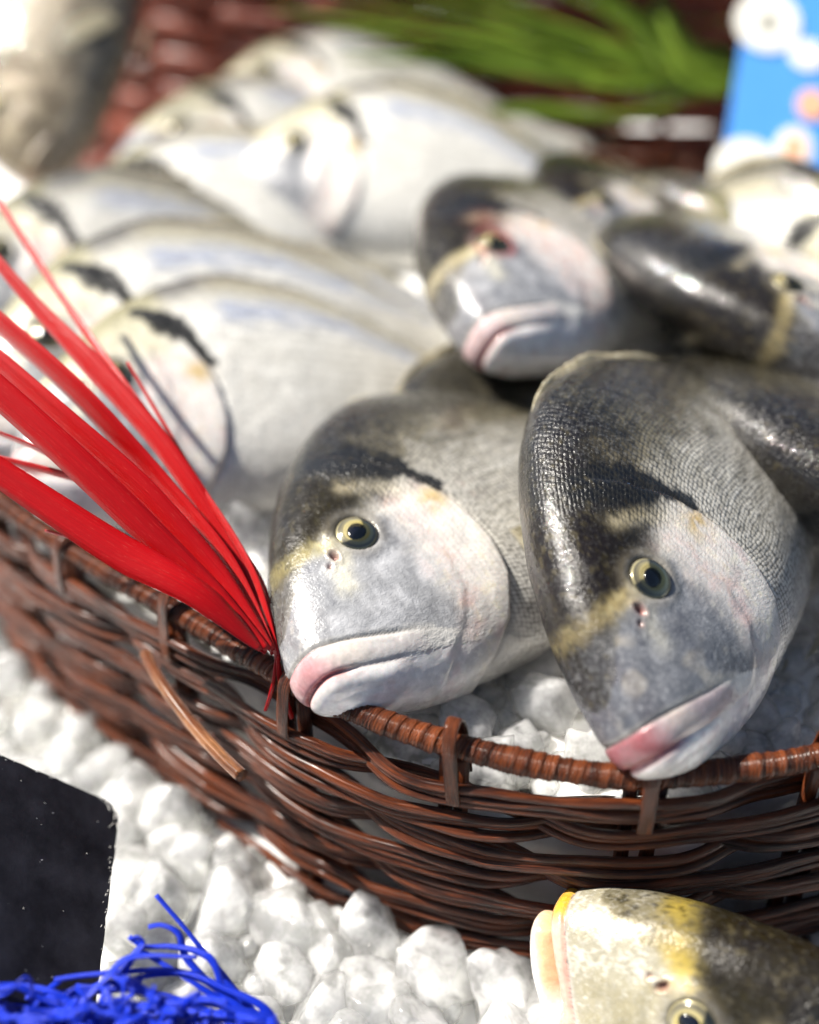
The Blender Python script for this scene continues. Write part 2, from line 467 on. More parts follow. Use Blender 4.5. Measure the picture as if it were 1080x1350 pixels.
M_BLUE = mat_blade('blue_raffia', (26, 60, 224), (84, 124, 236), 0.34, 0.15)
M_SLATE = mat_slate()
M_CHIP = mat_plain('chipped_edge', (205, 203, 198), 0.7, 0, var=0.3)

# ------------------------------------------------------------------ the basket's outline (plan, world cm)
RIM_Z = 9.3
rim_px = [(0, 655), (90, 722), (180, 775), (270, 828), (330, 865), (392, 905), (480, 946), (600, 985), (720, 1010), (840, 1022), (960, 1015), (1080, 996)]
seen = [on_plane(u, v, RIM_Z)[:2] for u, v in rim_px]
rest = [(18.2, 24.9), (24.5, 29.5), (30, 37.5), (33, 48), (32, 59), (26.5, 69), (17, 75.5), (5, 77.5), (-7, 74.5), (-16, 67.5), (-20.5, 58), (-21.5, 48.5), (-20, 42)]
OUT0 = spline(np.array(list(seen) + rest), 2400, True)
OUT0, PERIM = resample(OUT0, 1800, True)
for _ in range(14): OUT0 = 0.25 * np.roll(OUT0, 1, 0) + 0.5 * OUT0 + 0.25 * np.roll(OUT0, -1, 0)
OUT0, PERIM = resample(OUT0, 1800, True)
tg = np.roll(OUT0, -1, 0) - np.roll(OUT0, 1, 0); tg /= np.linalg.norm(tg, axis=1)[:, None]
NRM = np.stack([tg[:, 1], -tg[:, 0]], 1)              # outward (path runs anticlockwise)
cen = OUT0.mean(0)
if ((OUT0 - cen) * NRM).sum() < 0: NRM = -NRM

def outline(a, off=0.0):
    """plan point at arc length a (cm), off cm outward"""
    i = (np.asarray(a) / PERIM * 1800) % 1800; k = np.floor(i).astype(int); t = (i - k)[..., None]
    p = OUT0[k % 1800] * (1 - t) + OUT0[(k + 1) % 1800] * t
    n = NRM[k % 1800] * (1 - t) + NRM[(k + 1) % 1800] * t
    return p + n * np.asarray(off)[..., None]

def inside(p, off=0.0):
    """signed distance to the outline (negative inside)"""
    d = p[:, None, :] - OUT0[None, ::6, :]; r = (d ** 2).sum(-1); k = r.argmin(1)
    return (d[np.arange(len(p)), k] * NRM[::6][k]).sum(1) - off

def arc_at(p):
    return float(((OUT0 - np.asarray(p)[None, :]) ** 2).sum(1).argmin()) / 1800 * PERIM

# ------------------------------------------------------------------ ice beds (setting)
def bed(name, xs, ys, zf, keep, mat, label):
    X, Y = np.meshgrid(xs, ys); P = np.stack([X.ravel(), Y.ravel()], 1)
    q = np.stack([P[:, 0], P[:, 1], np.zeros(len(P))], 1)
    z = zf(P) + 0.35 * fbm(q * 0.55, 3, 3)
    nx = len(xs); i = np.arange(len(ys) - 1)[:, None]; j = np.arange(nx - 1)[None, :]
    F = np.stack([i * nx + j, i * nx + j + 1, (i + 1) * nx + j + 1, (i + 1) * nx + j], -1).reshape(-1, 4)
    if keep is not None:
        ok = keep(P); F = F[ok[F].all(1)]
    me = mesh(name, np.column_stack([P, z]), F)
    o = obj(name, me, mat); o['kind'] = 'structure'; o['label'] = label
    return o

def inner_level(P):
    return 6.4 + 0.10 * np.clip(P[:, 1] - 30, 0, 40) * sm(16, 2, P[:, 0]) + 0.6 * sm(4, -12, P[:, 0]) * sm(26, 36, P[:, 1])

ground = bed('ground', np.concatenate([np.arange(-150, -32, 6), np.arange(-32, 40, 0.5), np.arange(40, 150, 6)]),
             np.concatenate([np.arange(4, 46, 0.5), np.arange(46, 260, 6)]), lambda P: np.full(len(P), -0.6), None, M_SNOW,
             'bed of packed white ice under everything')
ice_inside = bed('ice_bed', np.arange(-23, 35, 0.45), np.arange(20, 79, 0.45), inner_level, lambda P: inside(P) < -1.15, M_SNOW,
                 'packed white ice filling the basket')

# the side of the ice fill, seen through the gaps of the weave
_a = np.linspace(0, PERIM, 500, endpoint=False)
_r = []
for zz in np.linspace(-1, 6.6, 14):
    q = np.column_stack([outline(_a), np.full(500, zz)])
    _r.append(np.column_stack([outline(_a, -1.15 + 0.3 * fbm(q * .8, 5, 3)), np.full(500, zz)]))
_V = np.vstack(_r); _i = np.arange(13)[:, None]; _j = np.arange(500)[None, :]
_F = np.stack([_i * 500 + _j, _i * 500 + (_j + 1) % 500, (_i + 1) * 500 + (_j + 1) % 500, (_i + 1) * 500 + _j], -1).reshape(-1, 4)
ice_side = obj('ice_bed_side', mesh('ice_bed_side', _V, _F), M_SNOW, ice_inside)

# ------------------------------------------------------------------ the wicker basket
rng = np.random.default_rng(7)
basket = empty('wicker_basket', (float(cen[0]), float(cen[1]), -1.0))
tag(basket, 'round dark brown wicker basket with a wrapped rim, heaped with fish', 'basket')
def bpart(name, me, mat, parent=None):
    o = obj(name, me, mat, parent or basket)
    if parent is None: o.location = -Vector(basket.location)
    return o
N_ST = int(round(PERIM / 5.35)); N_ST -= N_ST % 3
STEP = PERIM / N_ST
A0 = arc_at(on_plane(600, 985, RIM_Z)[:2])
st_arc = [(A0 + k * STEP) for k in range(N_ST)]
# upright stakes, in pairs
for k, a in enumerate(st_arc):
    for s in (-0.3, 0.3):
        p = outline(np.array(a + s + rng.normal(0, .05)), 0.0)
        p2 = outline(np.array(a + s + rng.normal(0, .12)), 0.0)
        P = np.array([[*(p * (1 - t) + p2 * t), -1.2 + t * (RIM_Z + 0.8)] for t in np.linspace(0, 1, 8)])
        bpart('stake', tube('stake', P, 0.24, 8, lump=.12, seed=k), M_CANE)
# weavers: bands of three rods, each band outside two stakes and inside the third
ROWS = 11; PITCH = 0.83
n = 900
aa = np.linspace(0, PERIM, n, endpoint=False)
for r in range(ROWS):
    zc = -0.30 + r * PITCH
    ph = ((aa - A0) / STEP + r * 1.0 + 0.0) % 3
    off0 = 0.50 * np.tanh(2.6 * (np.cos(2 * math.pi * (ph - 1.5) / 3) + 0.5))
    zo = 0.24 * np.sin(2 * math.pi * (ph - 1.5) / 3)
    wob = 0.10 * np.interp(aa, np.linspace(0, PERIM, 60), rng.normal(0, 1, 60), period=PERIM)
    for b in range(3):
        rad = 0.165 + rng.normal(0, .014)
        w2 = 0.05 * np.interp(aa, np.linspace(0, PERIM, 90), rng.normal(0, 1, 90), period=PERIM)
        w3 = 0.06 * np.interp(aa, np.linspace(0, PERIM, 70), rng.normal(0, 1, 70), period=PERIM)
        z = zc + (b - 1) * (0.27 + 0.03 * rng.normal()) + zo + wob + w2
        off = off0 * (1 + 0.05 * rng.normal()) + w3 - 0.05 * (b == 1) + 0.03
        P = np.column_stack([outline(aa, off), z])
        bpart('weaving_rod', tube('weaving_rod', P, rad * (1 + .08 * np.interp(aa, np.linspace(0, PERIM, 50), rng.normal(0, 1, 50), period=PERIM)), 9, True, lump=.10, seed=r * 3 + b), M_CANE)
# rim: a core and the cane strip wound round it
na = 900
ar = np.linspace(0, PERIM, na, endpoint=False)
RIMP = np.column_stack([outline(ar), RIM_Z + 0.06 * np.interp(ar, np.linspace(0, PERIM, 40), rng.normal(0, 1, 40), period=PERIM)])
rim = bpart('rim', tube('rim', RIMP, 0.32, 12, True), M_RIM)
turn = 0.40; nt = int(PERIM / turn); seg = 18
tt = np.linspace(0, nt, nt * seg, endpoint=False)
ac = (tt / nt) * PERIM
jit = np.interp(np.arange(nt + 1), np.arange(nt + 1), rng.normal(0, 1, nt + 1))
rr = 0.375 + 0.016 * np.interp(tt, np.arange(nt + 1), jit) + 0.02 * np.sin(ac * 1.9)
c2 = outline(ac); nn = outline(ac, 1.0) - c2
zc = np.interp(ac, ar, RIMP[:, 2], period=PERIM)
ang = tt * 2 * math.pi
radial = np.column_stack([nn * np.cos(ang)[:, None], np.sin(ang)])
along = outline(ac + 0.05) - outline(ac - 0.05); along = np.column_stack([along / np.linalg.norm(along, axis=1)[:, None], np.zeros(len(ac))])
ctr = np.column_stack([c2, zc])
prof = [(-0.24, -0.05), (-0.215, .0)] + [(x, .014 + .016 * math.cos(x * 2 * math.pi / .12) + .12 * x) for x in np.linspace(-.19, .19, 21)] + [(0.215, .02), (0.235, -0.05)]
np_ = len(prof)
V = np.stack([ctr + radial * (rr + h)[:, None] + along * w for w, h in prof], 1).reshape(-1, 3)
uv = np.stack([np.repeat(tt * 2.7, np_), np.tile(np.linspace(0, 1, np_), len(tt))], 1)
i = np.arange(len(tt) - 1)[:, None]; j = np.arange(np_ - 1)[None, :]
F = np.stack([i * np_ + j, (i + 1) * np_ + j, (i + 1) * np_ + j + 1, i * np_ + j + 1], -1).reshape(-1, 4)
bpart('rim_wrapping', mesh('rim_wrapping', V, F, True, uv), M_RIM, rim)

def ribbon(name, P, side, width, thick, uvw=1.0, taper=None, cup=0.0, nc=5):
    """a strap along P, its width along the vectors side, with real thickness and a slight cupping"""
    P = np.asarray(P, float); n = len(P)
    T = np.gradient(P, axis=0); T /= np.linalg.norm(T, axis=1)[:, None] + 1e-9
    side = np.broadcast_to(side, P.shape); B = side - T * (side * T).sum(1)[:, None]; B = B / (np.linalg.norm(B, axis=1)[:, None] + 1e-9)
    Nn = np.cross(T, B)
    w = np.broadcast_to(width, (n,)) * (1 if taper is None else taper)
    x = np.linspace(-1, 1, nc)
    h = np.array([cup * (v * v) for v in x])
    top = P[:, None, :] + B[:, None, :] * (x[None, :, None] * w[:, None, None] / 2) + Nn[:, None, :] * (h[None, :] * w[:, None] + thick / 2 * (1 - .5 * x ** 4))[:, :, None]
    bot = P[:, None, :] + B[:, None, :] * (x[None, :, None] * w[:, None, None] / 2) + Nn[:, None, :] * (h[None, :] * w[:, None] - thick / 2 * (1 - .5 * x ** 4))[:, :, None]
    ring = np.concatenate([top, bot[:, ::-1]], 1); m = nc * 2
    L = np.concatenate([[0], np.cumsum(np.linalg.norm(np.diff(P, axis=0), axis=1))])
    vv = np.concatenate([x, x[::-1]]) * 0.5 * uvw
    uv = np.stack([np.repeat(L, m), np.tile(vv, n)], 1)
    V = ring.reshape(-1, 3)
    F = []
    for k in range(n - 1):
        for q in range(m):
            F.append([k * m + q, k * m + (q + 1) % m, (k + 1) * m + (q + 1) % m, (k + 1) * m + q])
    F.append(list(range(m))[::-1]); F.append([(n - 1) * m + q for q in range(m)])
    return mesh(name, V, F, True, uv)

# cane loops that tie the rim to the stakes
for k, a in enumerate(st_arc):
    tall = 0.42 if k % 2 == 0 else 0.10
    base = outline(np.array(a)); nv = np.append(outline(np.array(a), 1.0) - base, 0); tv = np.array([-nv[1], nv[0], 0])
    b3 = np.array([*base, RIM_Z])
    lean = rng.normal(0, .05)
    pts = [(0.72, -1.75), (0.70, -1.0), (0.62, -0.3), (0.52, 0.28 + tall * .6), (0.22, 0.55 + tall), (-0.22, 0.55 + tall), (-0.52, 0.25 + tall * .5), (-0.60, -0.4), (-0.62, -1.6)]
    P = spline([b3 + nv * o + np.array([0, 0, z]) + tv * lean * z for o, z in pts], 34)
    bpart('rim_loop', ribbon('rim_loop', P, tv, 0.44 + rng.normal(0, .05), 0.11, 1.4, nc=7), M_RIM if k % 2 == 0 else M_CANE)
# loose end of a rod poking out of the wall
P = spline([at(192, 862, 40.2), at(212, 898, 39.2), at(250, 950, 38.0), at(288, 993, 36.9), at(319, 1023, 36.1)], 24)
bpart('loose_cane_end', tube('loose_cane_end', P, np.linspace(.21, .23, 24), 10, lump=.1), M_LOOSE)
P = spline([at(175, 705, 46), at(185, 745, 44.5), at(190, 800, 43), at(192, 860, 41)], 20)

# ------------------------------------------------------------------ fish
T2 = lambda pts: pchip([math.sqrt(a) for a, b in pts], [b for a, b in pts])
f_top = T2([(0, -1.5), (.08, -.85), (.3, -.1), (.8, 1.0), (1.45, 2.2), (2.5, 3.55), (4, 5.15), (5.5, 6.3), (7.5, 7.4), (10, 8.05), (13, 7.7), (17, 5.9), (21, 3.2), (24, 1.7), (26, 1.2), (27.5, 1.25)])
f_bot = T2([(0, -1.5), (.08, -2.05), (.3, -2.55), (.9, -3.05), (2, -3.6), (3.5, -3.95), (5.5, -4.2), (8, -4.4), (11, -4.5), (15, -4.0), (19, -3.2), (23, -1.6), (26, -1.15), (27.5, -1.2)])
f_wid = T2([(0, 0), (.08, .62), (.3, .98), (.9, 1.32), (2, 1.68), (3.5, 2.05), (5.5, 2.34), (8, 2.6), (11, 2.7), (15, 2.3), (19, 1.6), (23, .8), (26, .4), (27.5, .3)])
f_mid = T2([(0, -1.5), (.4, -1.45), (1, -1.1), (2, -.7), (4, -.3), (8, -.4), (14, 0), (27.5, 0)])
EYE_S, EYE_Z = 3.95, 1.65
U_L = [(-.1, -.92), (.5, -1.08), (1.5, -1.45), (2.6, -1.9), (3.5, -2.2), (4.05, -2.45)]
M_L = [(-.1, -1.9), (.4, -2.03), (1.2, -2.28), (2.2, -2.6), (3.2, -2.85)]
GILL = [(6.5, 3.9), (7.3, 2.7), (7.85, 1.1), (8.0, -.6), (7.75, -2.1), (7.0, -3.3), (5.8, -4.1), (4.4, -4.6)]
PREO = [(5.7, 2.0), (6.0, 1.0), (6.1, -.6), (5.85, -1.9), (5.2, -2.8), (4.4, -3.4)]

def fish_body(seed, open_mouth=0.0, yellow=0.0, dark=0.0, pale=0.0, beige=0.0, blood=0.0):
    s = np.concatenate([0.30 * (np.linspace(0.04, 1, 20) ** 2), np.arange(.33, 1.2, .035), np.arange(1.2, 9.6, .065), np.arange(9.6, 27.51, .26)])
    m = 300
    ph = np.arange(m) / m * 2 * math.pi
    zt, zb, w, zm = f_top(np.sqrt(s)), f_bot(np.sqrt(s)), f_wid(np.sqrt(s)), f_mid(np.sqrt(s))
    zm = np.clip(zm, zb + .3 * (zt - zb), zt - .3 * (zt - zb))
    nh = 2.15 - 0.35 * sm(7, 13, s); nl = 2.1 - 0.15 * sm(8, 14, s)
    cs, sn = np.cos(ph), np.sin(ph)
    up = (sn >= 0)[None, :]
    e = np.where(up, 2 / nh[:, None], 2 / nl[:, None])
    Y = w[:, None] * np.sign(cs) * np.abs(cs)[None, :] ** e
    Z = zm[:, None] + np.where(up, (zt - zm)[:, None], (zm - zb)[:, None]) * np.sign(sn) * np.abs(sn)[None, :] ** e
    X = np.broadcast_to(-s[:, None], Y.shape)
    G = np.stack([X, Y, Z], -1)
    def normals(G):
        du = np.gradient(G, axis=0); dv = np.roll(G, -1, 1) - np.roll(G, 1, 1)
        q = np.cross(dv, du); q /= np.linalg.norm(q, axis=-1)[..., None] + 1e-12
        if (q[60, :, 1] * G[60, :, 1]).sum() < 0: q = -q
        return q
    Nn = normals(G)
    P = G.reshape(-1, 3); sp = -P[:, 0]; z = P[:, 2]; y = P[:, 1]
    # ---- relief
    dU, aU = sdist(sp, z, U_L); dM, aM = sdist(sp, z, M_L); dG, aG = sdist(sp, z, GILL); dP, aP = sdist(sp, z, PREO)
    head = 1 - sm(5, 6, sp)
    fade = (1 - sm(2.4, 4.1, sp)) * head
    t = np.clip(np.where((dU < 0) & (dM > 0), dM / (dM - dU + 1e-6), 0), 0, 1)
    lip = np.sin(math.pi * t) ** 0.7 * fade
    gape = 0.07 + 0.24 * open_mouth
    slit = np.exp(-(dM / gape) ** 2) * (1 - .85 * sm(.5, 1.4, sp) * (1 - open_mouth)) * (1 - sm(2.2, 3.2, sp)) * head
    low = np.sin(math.pi * np.clip(-dM / .6, 0, 1)) * (1 - sm(1.8, 3.0, sp)) * head
    crease = np.exp(-(dU / .06) ** 2) * fade
    re = np.hypot(sp - EYE_S, z - EYE_Z)
    d = 0.075 * lip - (0.14 + 0.8 * open_mouth) * slit + 0.07 * low - 0.07 * crease
    d += 0.03 * np.exp(-((np.hypot(sp - 3.5, z + 2.4)) / .5) ** 2)
    d += 0.05 * np.exp(-((re - .86) / .2) ** 2) - 0.42 * (1 - sm(.45, .75, re))
    d += -0.03 * np.exp(-((re - 1.3) / .2) ** 2)
    d += 0.16 * sm(.10, -.05, dG * np.where(True, 1, 1)) * sm(5.6, 8.0, sp + np.clip(-z - 2, 0, 3)) * (sp < 9.2) * 0
    gin = (dG < 0) if GILL_SIGN < 0 else (dG > 0)
    dg = dG * GILL_SIGN                                  # positive behind the gill cover
    near = np.exp(-(np.minimum(np.abs(dg), 2.2) / 1.2) ** 2)
    d += near * (0.16 * sm(.06, -.06, dg)) - 0.06 * np.exp(-((dg - .10) / .10) ** 2)
    dp = dP * GILL_SIGN
    d += 0.05 * np.exp(-(np.abs(dp) / .9) ** 2) * sm(.25, -.25, dp) - .01 * np.exp(-((dp - .06) / .1) ** 2)
    for (a, b, ra, rb, dep) in ((2.78, 1.28, .10, .17, .20), (2.42, 1.02, .09, .09, .13)):
        d += -dep * np.exp(-((sp - a) / ra) ** 2 - ((z - b) / rb) ** 2) + dep * .35 * np.exp(-((np.hypot((sp - a) / ra, (z - b) / rb) - 1.7) / .5) ** 2)
    q3 = P * np.array([1, 1, 1])
    d += 0.03 * fbm(q3 * .9, seed, 2) * sm(.2, 1, sp) + 0.005 * fbm(q3 * 5, seed + 9, 2)
    d += -0.05 * np.exp(-((sp - 4.7) / .5) ** 2) * np.exp(-((z + 0.2) / 1.4) ** 2)
    V = P + Nn.reshape(-1, 3) * d[:, None]
    # ---- colour
    n1 = fbm(P * 1.4, seed + 20, 3); n2 = fbm(P * 4.5, seed + 30, 3); n3 = fbm(P * np.array([3, 9, 14]), seed + 40, 2); n4 = fbm(P * 9, seed + 50, 2)
    C = np.zeros((len(P), 3))
    def lay(col, a):
        nonlocal C
        a = np.clip(a, 0, 1)[:, None]; C = C * (1 - a) + srgb(*col)[None, :] * a
    zr = np.where(z > 0, z / f_top(np.sqrt(np.clip(sp, .02, 27))), -z / f_bot(np.sqrt(np.clip(sp, .02, 27))))
    zr = np.where(z < 0, -np.abs(z) / np.abs(f_bot(np.sqrt(np.clip(sp, .02, 27)))), zr)
    C[:] = srgb(196, 192, 182)
    lay((222, 219, 213), sm(-.15, -.75, zr + .15 * n1))
    lay((104, 97, 74), sm(.12 + .3 * pale, .7 + .2 * pale, zr + .18 * n1) * .9)
    lay((44 - 14 * dark, 38 - 14 * dark, 26 - 10 * dark), sm(.40 - .1 * dark + .3 * pale, .9, zr + .16 * n1 + .08 * n2))
    n5 = fbm(P * np.array([.8, 5, 9]), seed + 60, 3)
    lay((82, 78, 66), sm(.05, .6, n5) * sm(8.2, 9.5, sp) * sm(-.5, .2, zr) * .6 * (1 - .6 * pale))
    lay((226, 224, 216), sm(.1, .6, -n5) * sm(8.2, 9.5, sp) * sm(.8, .2, zr) * .6)
    stripes = 0.5 + 0.5 * np.sin(z * 13 + n1 * 1.2)
    lay((120, 116, 98), .35 * stripes * sm(8, 9.5, sp) * sm(-.6, 0, zr))
    if pale: lay((238, 236, 228), pale * sm(1.0, .5, zr) * (.8 + .2 * n1))  # sunlit brightness of the heap put into the skin colour
    if pale:
        bod = sm(8, 9.5, sp)
        lay((140, 158, 200), pale * bod * np.exp(-((zr - .62 - .05 * n1) / .10) ** 2) * .75 * sm(-.5, .3, n5)); lay((200, 190, 150), pale * bod * np.exp(-((zr - .80 - .04 * n1) / .07) ** 2) * .4)
        lay((150, 146, 132), pale * bod * stripes * .45 * sm(-.3, .2, zr) * sm(-.4, .4, n5 + .2))
    hd = 1 - sm(5.6, 7.0, sp + .4 * n1)
    # crown of the head: dark olive
    crown = sm(EYE_Z - .2, EYE_Z + 1.1, z + .35 * n1 - .18 * (sp - 3.9)) * hd
    crown = crown * (1 - .8 * pale)
    lay((46 - 14 * dark, 40 - 14 * dark, 21 - 6 * dark), crown * .97)
    if pale: lay((214, 206, 150), pale * sm(EYE_Z, EYE_Z + 1.2, z + .3 * n1) * hd * .35)
    lay((92, 84, 42), crown * sm(.15, .6, n2) * .5)
    lay((34, 28, 20), crown * sm(.1, .6, n1 + .3 * n4) * .8)
    # cheek plate: blue grey, mottled silver
    n5h = fbm(P * np.array([4, 4, 1.2]), seed + 66, 3)
    cheek = sm(-.05, .25, dU) * sm(EYE_Z + .5, EYE_Z - .5, z + .25 * n1) * sm(6.6, 5.0, sp + .5 * n1 + .3 * z)
    lay((150 - 48 * dark, 151 - 46 * dark, 154 - 42 * dark), cheek * .95)
    lay((200, 200, 202), cheek * sm(.0, .7, n1 * 1.2 + .3 * n5h) * (.6 - .4 * dark))
    lay((58, 62, 74), cheek * sm(.15, .7, -n1 + .3 * n5h) * (.45 + .3 * dark))
    lay((176, 170, 160), cheek * dark * sm(.25, .55, fbm(P * 1.1, seed + 71, 2)) * .7)
    snout = sm(1.3, .3, sp - .25 * (z + 1)) * sm(-.05, .2, dU)
    lay((96 - 20 * dark, 94 - 20 * dark, 98 - 16 * dark), snout * .7 * sm(-.3, .4, n1 + .3))
    lay((176, 172, 166), snout * sm(.2, .6, n2) * (.5 - .35 * dark))
    # gold band between the eyes
    dB, aB = sdist(sp, z, [(3.1, 1.75), (2.2, 2.0), (1.35, 2.1), (1.1, 2.0)])
    band = np.exp(-(np.abs(dB + .2 * n2 + .12 * n4) / (.36 - .07 * dark + .16 * yellow)) ** 3) * np.clip(.75 + .5 * n2 + .3 * n1, .3, 1)
    lay((184 - 12 * dark, 174 - 16 * dark, 124 - 6 * dark), band * .85)
    lay((216, 208, 172), band * sm(0, .5, n2) * .5)
    lay((204, 180, 78), band * yellow * .85)
    dB2, _ = sdist(sp, z, [(3.05, 1.2), (2.6, .7), (2.4, .1)])
    lay((216, 210, 186), np.exp(-((dB2 + .2 * n2) / .32) ** 2) * .7 * (1 - .6 * dark))
    # pale streak over and behind the eye
    dB3, _ = sdist(sp, z, [(4.9, 3.5), (5.7, 3.0), (6.7, 1.9), (7.3, 1.0)])
    lay((214, 204, 178), np.exp(-((dB3 + .2 * n2) / .30) ** 2) * .75)
    # gill cover
    oper = sm(4.6, 6.0, sp + .3 * n1) * sm(.0, -.15, dg) * sm(3.0, 1.8, z + .3 * n1)
    lay((222, 216, 210), oper * .8)
    lay((216, 208, 180), oper * sm(.1, .5, n2) * .5)
    lay((196, 156, 154), oper * np.exp(-((np.abs(dp) - .05) / .4) ** 2) * .4 * sm(-.3, .4, n2))
    lay((206, 164, 160), oper * sm(.1, .6, n1) * .35)
    lay((190, 158, 84), np.exp(-(((sp - 7.2) / .5) ** 2 + ((z - 1.5) / .5) ** 2)) * sm(-.3, .3, n2 + .2) * .85)
    lay((150, 112, 92), np.exp(-((dg - .02) / .07) ** 2) * sm(6.3, 7, sp) * .65)
    # jaw and chin
    chin = sm(.05, -.2, dM) * sm(6.0, 4.2, sp)
    lay((232, 228, 226), chin * .9)
    lay((222, 200, 196), chin * sm(.1, .6, n1) * .5)
    lipz = lip > 0.005; lsoft = sm(.0, .3, lip)
    lay((206 - 44 * dark, 200 - 52 * dark, 196 - 44 * dark), sm(.0, .45, lip) * .95)
    lay((176 - 36 * dark, 116 - 62 * dark, 122 - 58 * dark), np.where(lipz, sm(1.0 - .1 * dark, -.1, sp + .35 * n1), 0) * lsoft * (.85 - .4 * blood))
    lay((228, 214, 200), np.where(lipz, np.exp(-((sp - 1.1 - .3 * n1) / .5) ** 2), 0) * .45)
    lay((166, 64, 68), np.exp(-(dM / (.13 + .12 * open_mouth)) ** 2) * (1 - sm(.5, 1.3 + .9 * open_mouth, sp)) * head * .85)
    lay((170, 150, 146), np.exp(-(dM / .06) ** 2) * sm(.6, 1.3, sp) * (1 - sm(2.2, 3.2, sp)) * head * .6)
    lay((40, 36, 40), np.exp(-(dU / .05) ** 2) * fade ** .5 * .8)
    if yellow:
        lay((222, 164, 146), yellow * np.where(lipz, .9, 0))
        lay((206, 160, 52), yellow * np.where(lipz, sm(.45, .05, sp + .2 * n1) * sm(-1.7, -1.2, z), 0))
        lay((196, 84, 80), yellow * np.exp(-(dM / .34) ** 2) * (1 - sm(2.4, 3.2, sp)) * .8)
        lay((228, 192, 140), yellow * low * .85)
        lay((164, 158, 136), yellow * cheek * .9); lay((128, 118, 78), yellow * cheek * sm(.0, .6, n1 + .3 * n2) * .45); lay((206, 202, 190), yellow * cheek * sm(.1, .5, n4 - n1) * .6)
    # black blotch at the top of the gill
    dS, aS = sdist(sp, z, [(5.3, 5.0), (6.2, 4.3), (7.1, 3.3), (7.8, 2.0)])
    wS = .36 + .52 * np.sin(np.clip(aS * 1.1 + .12, 0, 1) * math.pi)
    lay((5, 5, 5), sm(1.25, .8, np.abs(dS) / (wS * (1 - .2 * pale)) + .5 * n2 + .28 * n3 + .5 * pale * sm(.45, 0, aS)) * .97)
    lay((120, 60, 56), np.exp(-((sp - 8.9) ** 2 + (z - 1.5) ** 2) / .25) * sm(.1, .5, n2) * .5)
    # round the eye and nostrils
    lay((128, 122, 112), np.exp(-((re - .88) / .2) ** 2) * .5)
    lay((130, 124, 112), sm(.80, .66, re) * .9)
    lay((150, 70, 64), np.exp(-((sp - 2.78) / .13) ** 2 - ((z - 1.28) / .2) ** 2) * (.75 + .25 * dark))
    lay((60, 30, 28), np.exp(-((sp - 2.78) / .07) ** 2 - ((z - 1.28) / .12) ** 2) * .8)
    lay((150, 96, 84), np.exp(-((sp - 2.42) / .1) ** 2 - ((z - 1.02) / .1) ** 2) * .7)
    if blood:
        lay((236, 226, 200), band * .8 * sm(3.4, 1.6, sp)); lay((160, 40, 40), blood * np.exp(-((re - .85) / .16) ** 2) * sm(-.2, .3, n1 + .2) * .85); lay((206, 150, 140), blood * oper * sm(-.2, .5, n2) * .5)
        lay((190, 110, 90), blood * np.exp(-((sp - 5.2) ** 2 + (z - 3.0) ** 2) / .5) * .6)
    if beige:
        lay((128, 112, 78), np.full(len(P), .8 * beige)); lay((60, 48, 30), sm(-.1, .5, n1 + .3 * n2) * .8)
    C *= (1 + .14 * n4 + .12 * n2)[:, None]
    scal = np.clip(sm(4.6, 6.4, sp + .35 * z - .6) * (1 - oper * .75) + crown * sm(5.0, 6.2, sp + .5 * (z - 3)), 0, 1)
    nape = sm(.35, .8, zr + .1 * n1) * (1 - pale) * (1 - beige)
    lay((22, 18, 12), nape * sm(.05, .5, n2 + .4 * n4) * .7); lay((120, 112, 88), nape * sm(.25, .6, -n2 + .4 * n4) * .45)
    C *= (1 - .55 * np.maximum(nape, np.clip(crown, 0, 1) * (1 - band)))[:, None] * np.where((nape > .3)[:, None], np.array([1.04, 1.0, .88]), 1)
    blot = sm(1.25, .8, np.abs(dS) / wS + .5 * n2 + .28 * n3)
    scal = np.maximum(scal, .8 * sm(8.4, 9.0, sp)) * (1 - .65 * pale)
    silv = np.clip(.35 + .4 * sm(.8, 0, zr) * (1 - chin) + .3 * cheek - .3 * crown, .1, .9) * (1 - .8 * lip) * (1 - .8 * band) * (1 - .9 * blot)
    smo = np.clip(chin * .9 + lip + .35 * oper + band * .2, 0, 1)
    # ---- uv in cm
    du = np.linalg.norm(np.diff(G[:, m // 4], axis=0), axis=-1); us = np.concatenate([[0], np.cumsum(du)])
    dv = np.linalg.norm(np.roll(G, -1, 1) - G, axis=-1); vs = np.concatenate([np.zeros((len(s), 1)), np.cumsum(dv, 1)[:, :-1]], 1)
    vs = np.minimum(vs, dv.sum(1)[:, None] - vs); vs = vs - vs[:, m // 4][:, None]
    uv = np.stack([np.broadcast_to(s[:, None] * 1.05, vs.shape).ravel(), vs.ravel()], 1)
    nr = len(s)
    i = np.arange(nr - 1)[:, None]; j = np.arange(m)[None, :]; j2 = (j + 1) % m
    F = np.stack([i * m + j, i * m + j2, (i + 1) * m + j2, (i + 1) * m + j], -1).reshape(-1, 4)
    tip = V[:m].mean(0) + [0.01, 0, 0]; end = V[-m:].mean(0)
    V = np.vstack([V, tip, end]); k0 = nr * m
    fl = np.vstack([F, np.stack([np.full(m, k0), np.arange(m)[::-1], (np.arange(m)[::-1] - 1) % m, np.full(m, k0)], 1)]) if False else F.tolist()
    for q in range(m):
        fl.append([k0, (q + 1) % m, q]); fl.append([k0 + 1, (nr - 1) * m + q, (nr - 1) * m + (q + 1) % m])
    C = np.vstack([C, C[0], C[-1]]); Mk = np.stack([scal, silv, smo], 1); Mk = np.vstack([Mk, Mk[0], Mk[-1]]); uv = np.vstack([uv, uv[0], uv[-1]])
    me = mesh('body', V, fl, True, uv, {'Col': np.clip(C, 0.004, .95), 'Msk': Mk})
    # flip if the normals point inward
    me.update()
    pn = me.polygons[60 * m + 5]
    if pn.normal.dot(Vector(Nn.reshape(-1, 3)[60 * m + 5])) < 0: me.flip_normals()
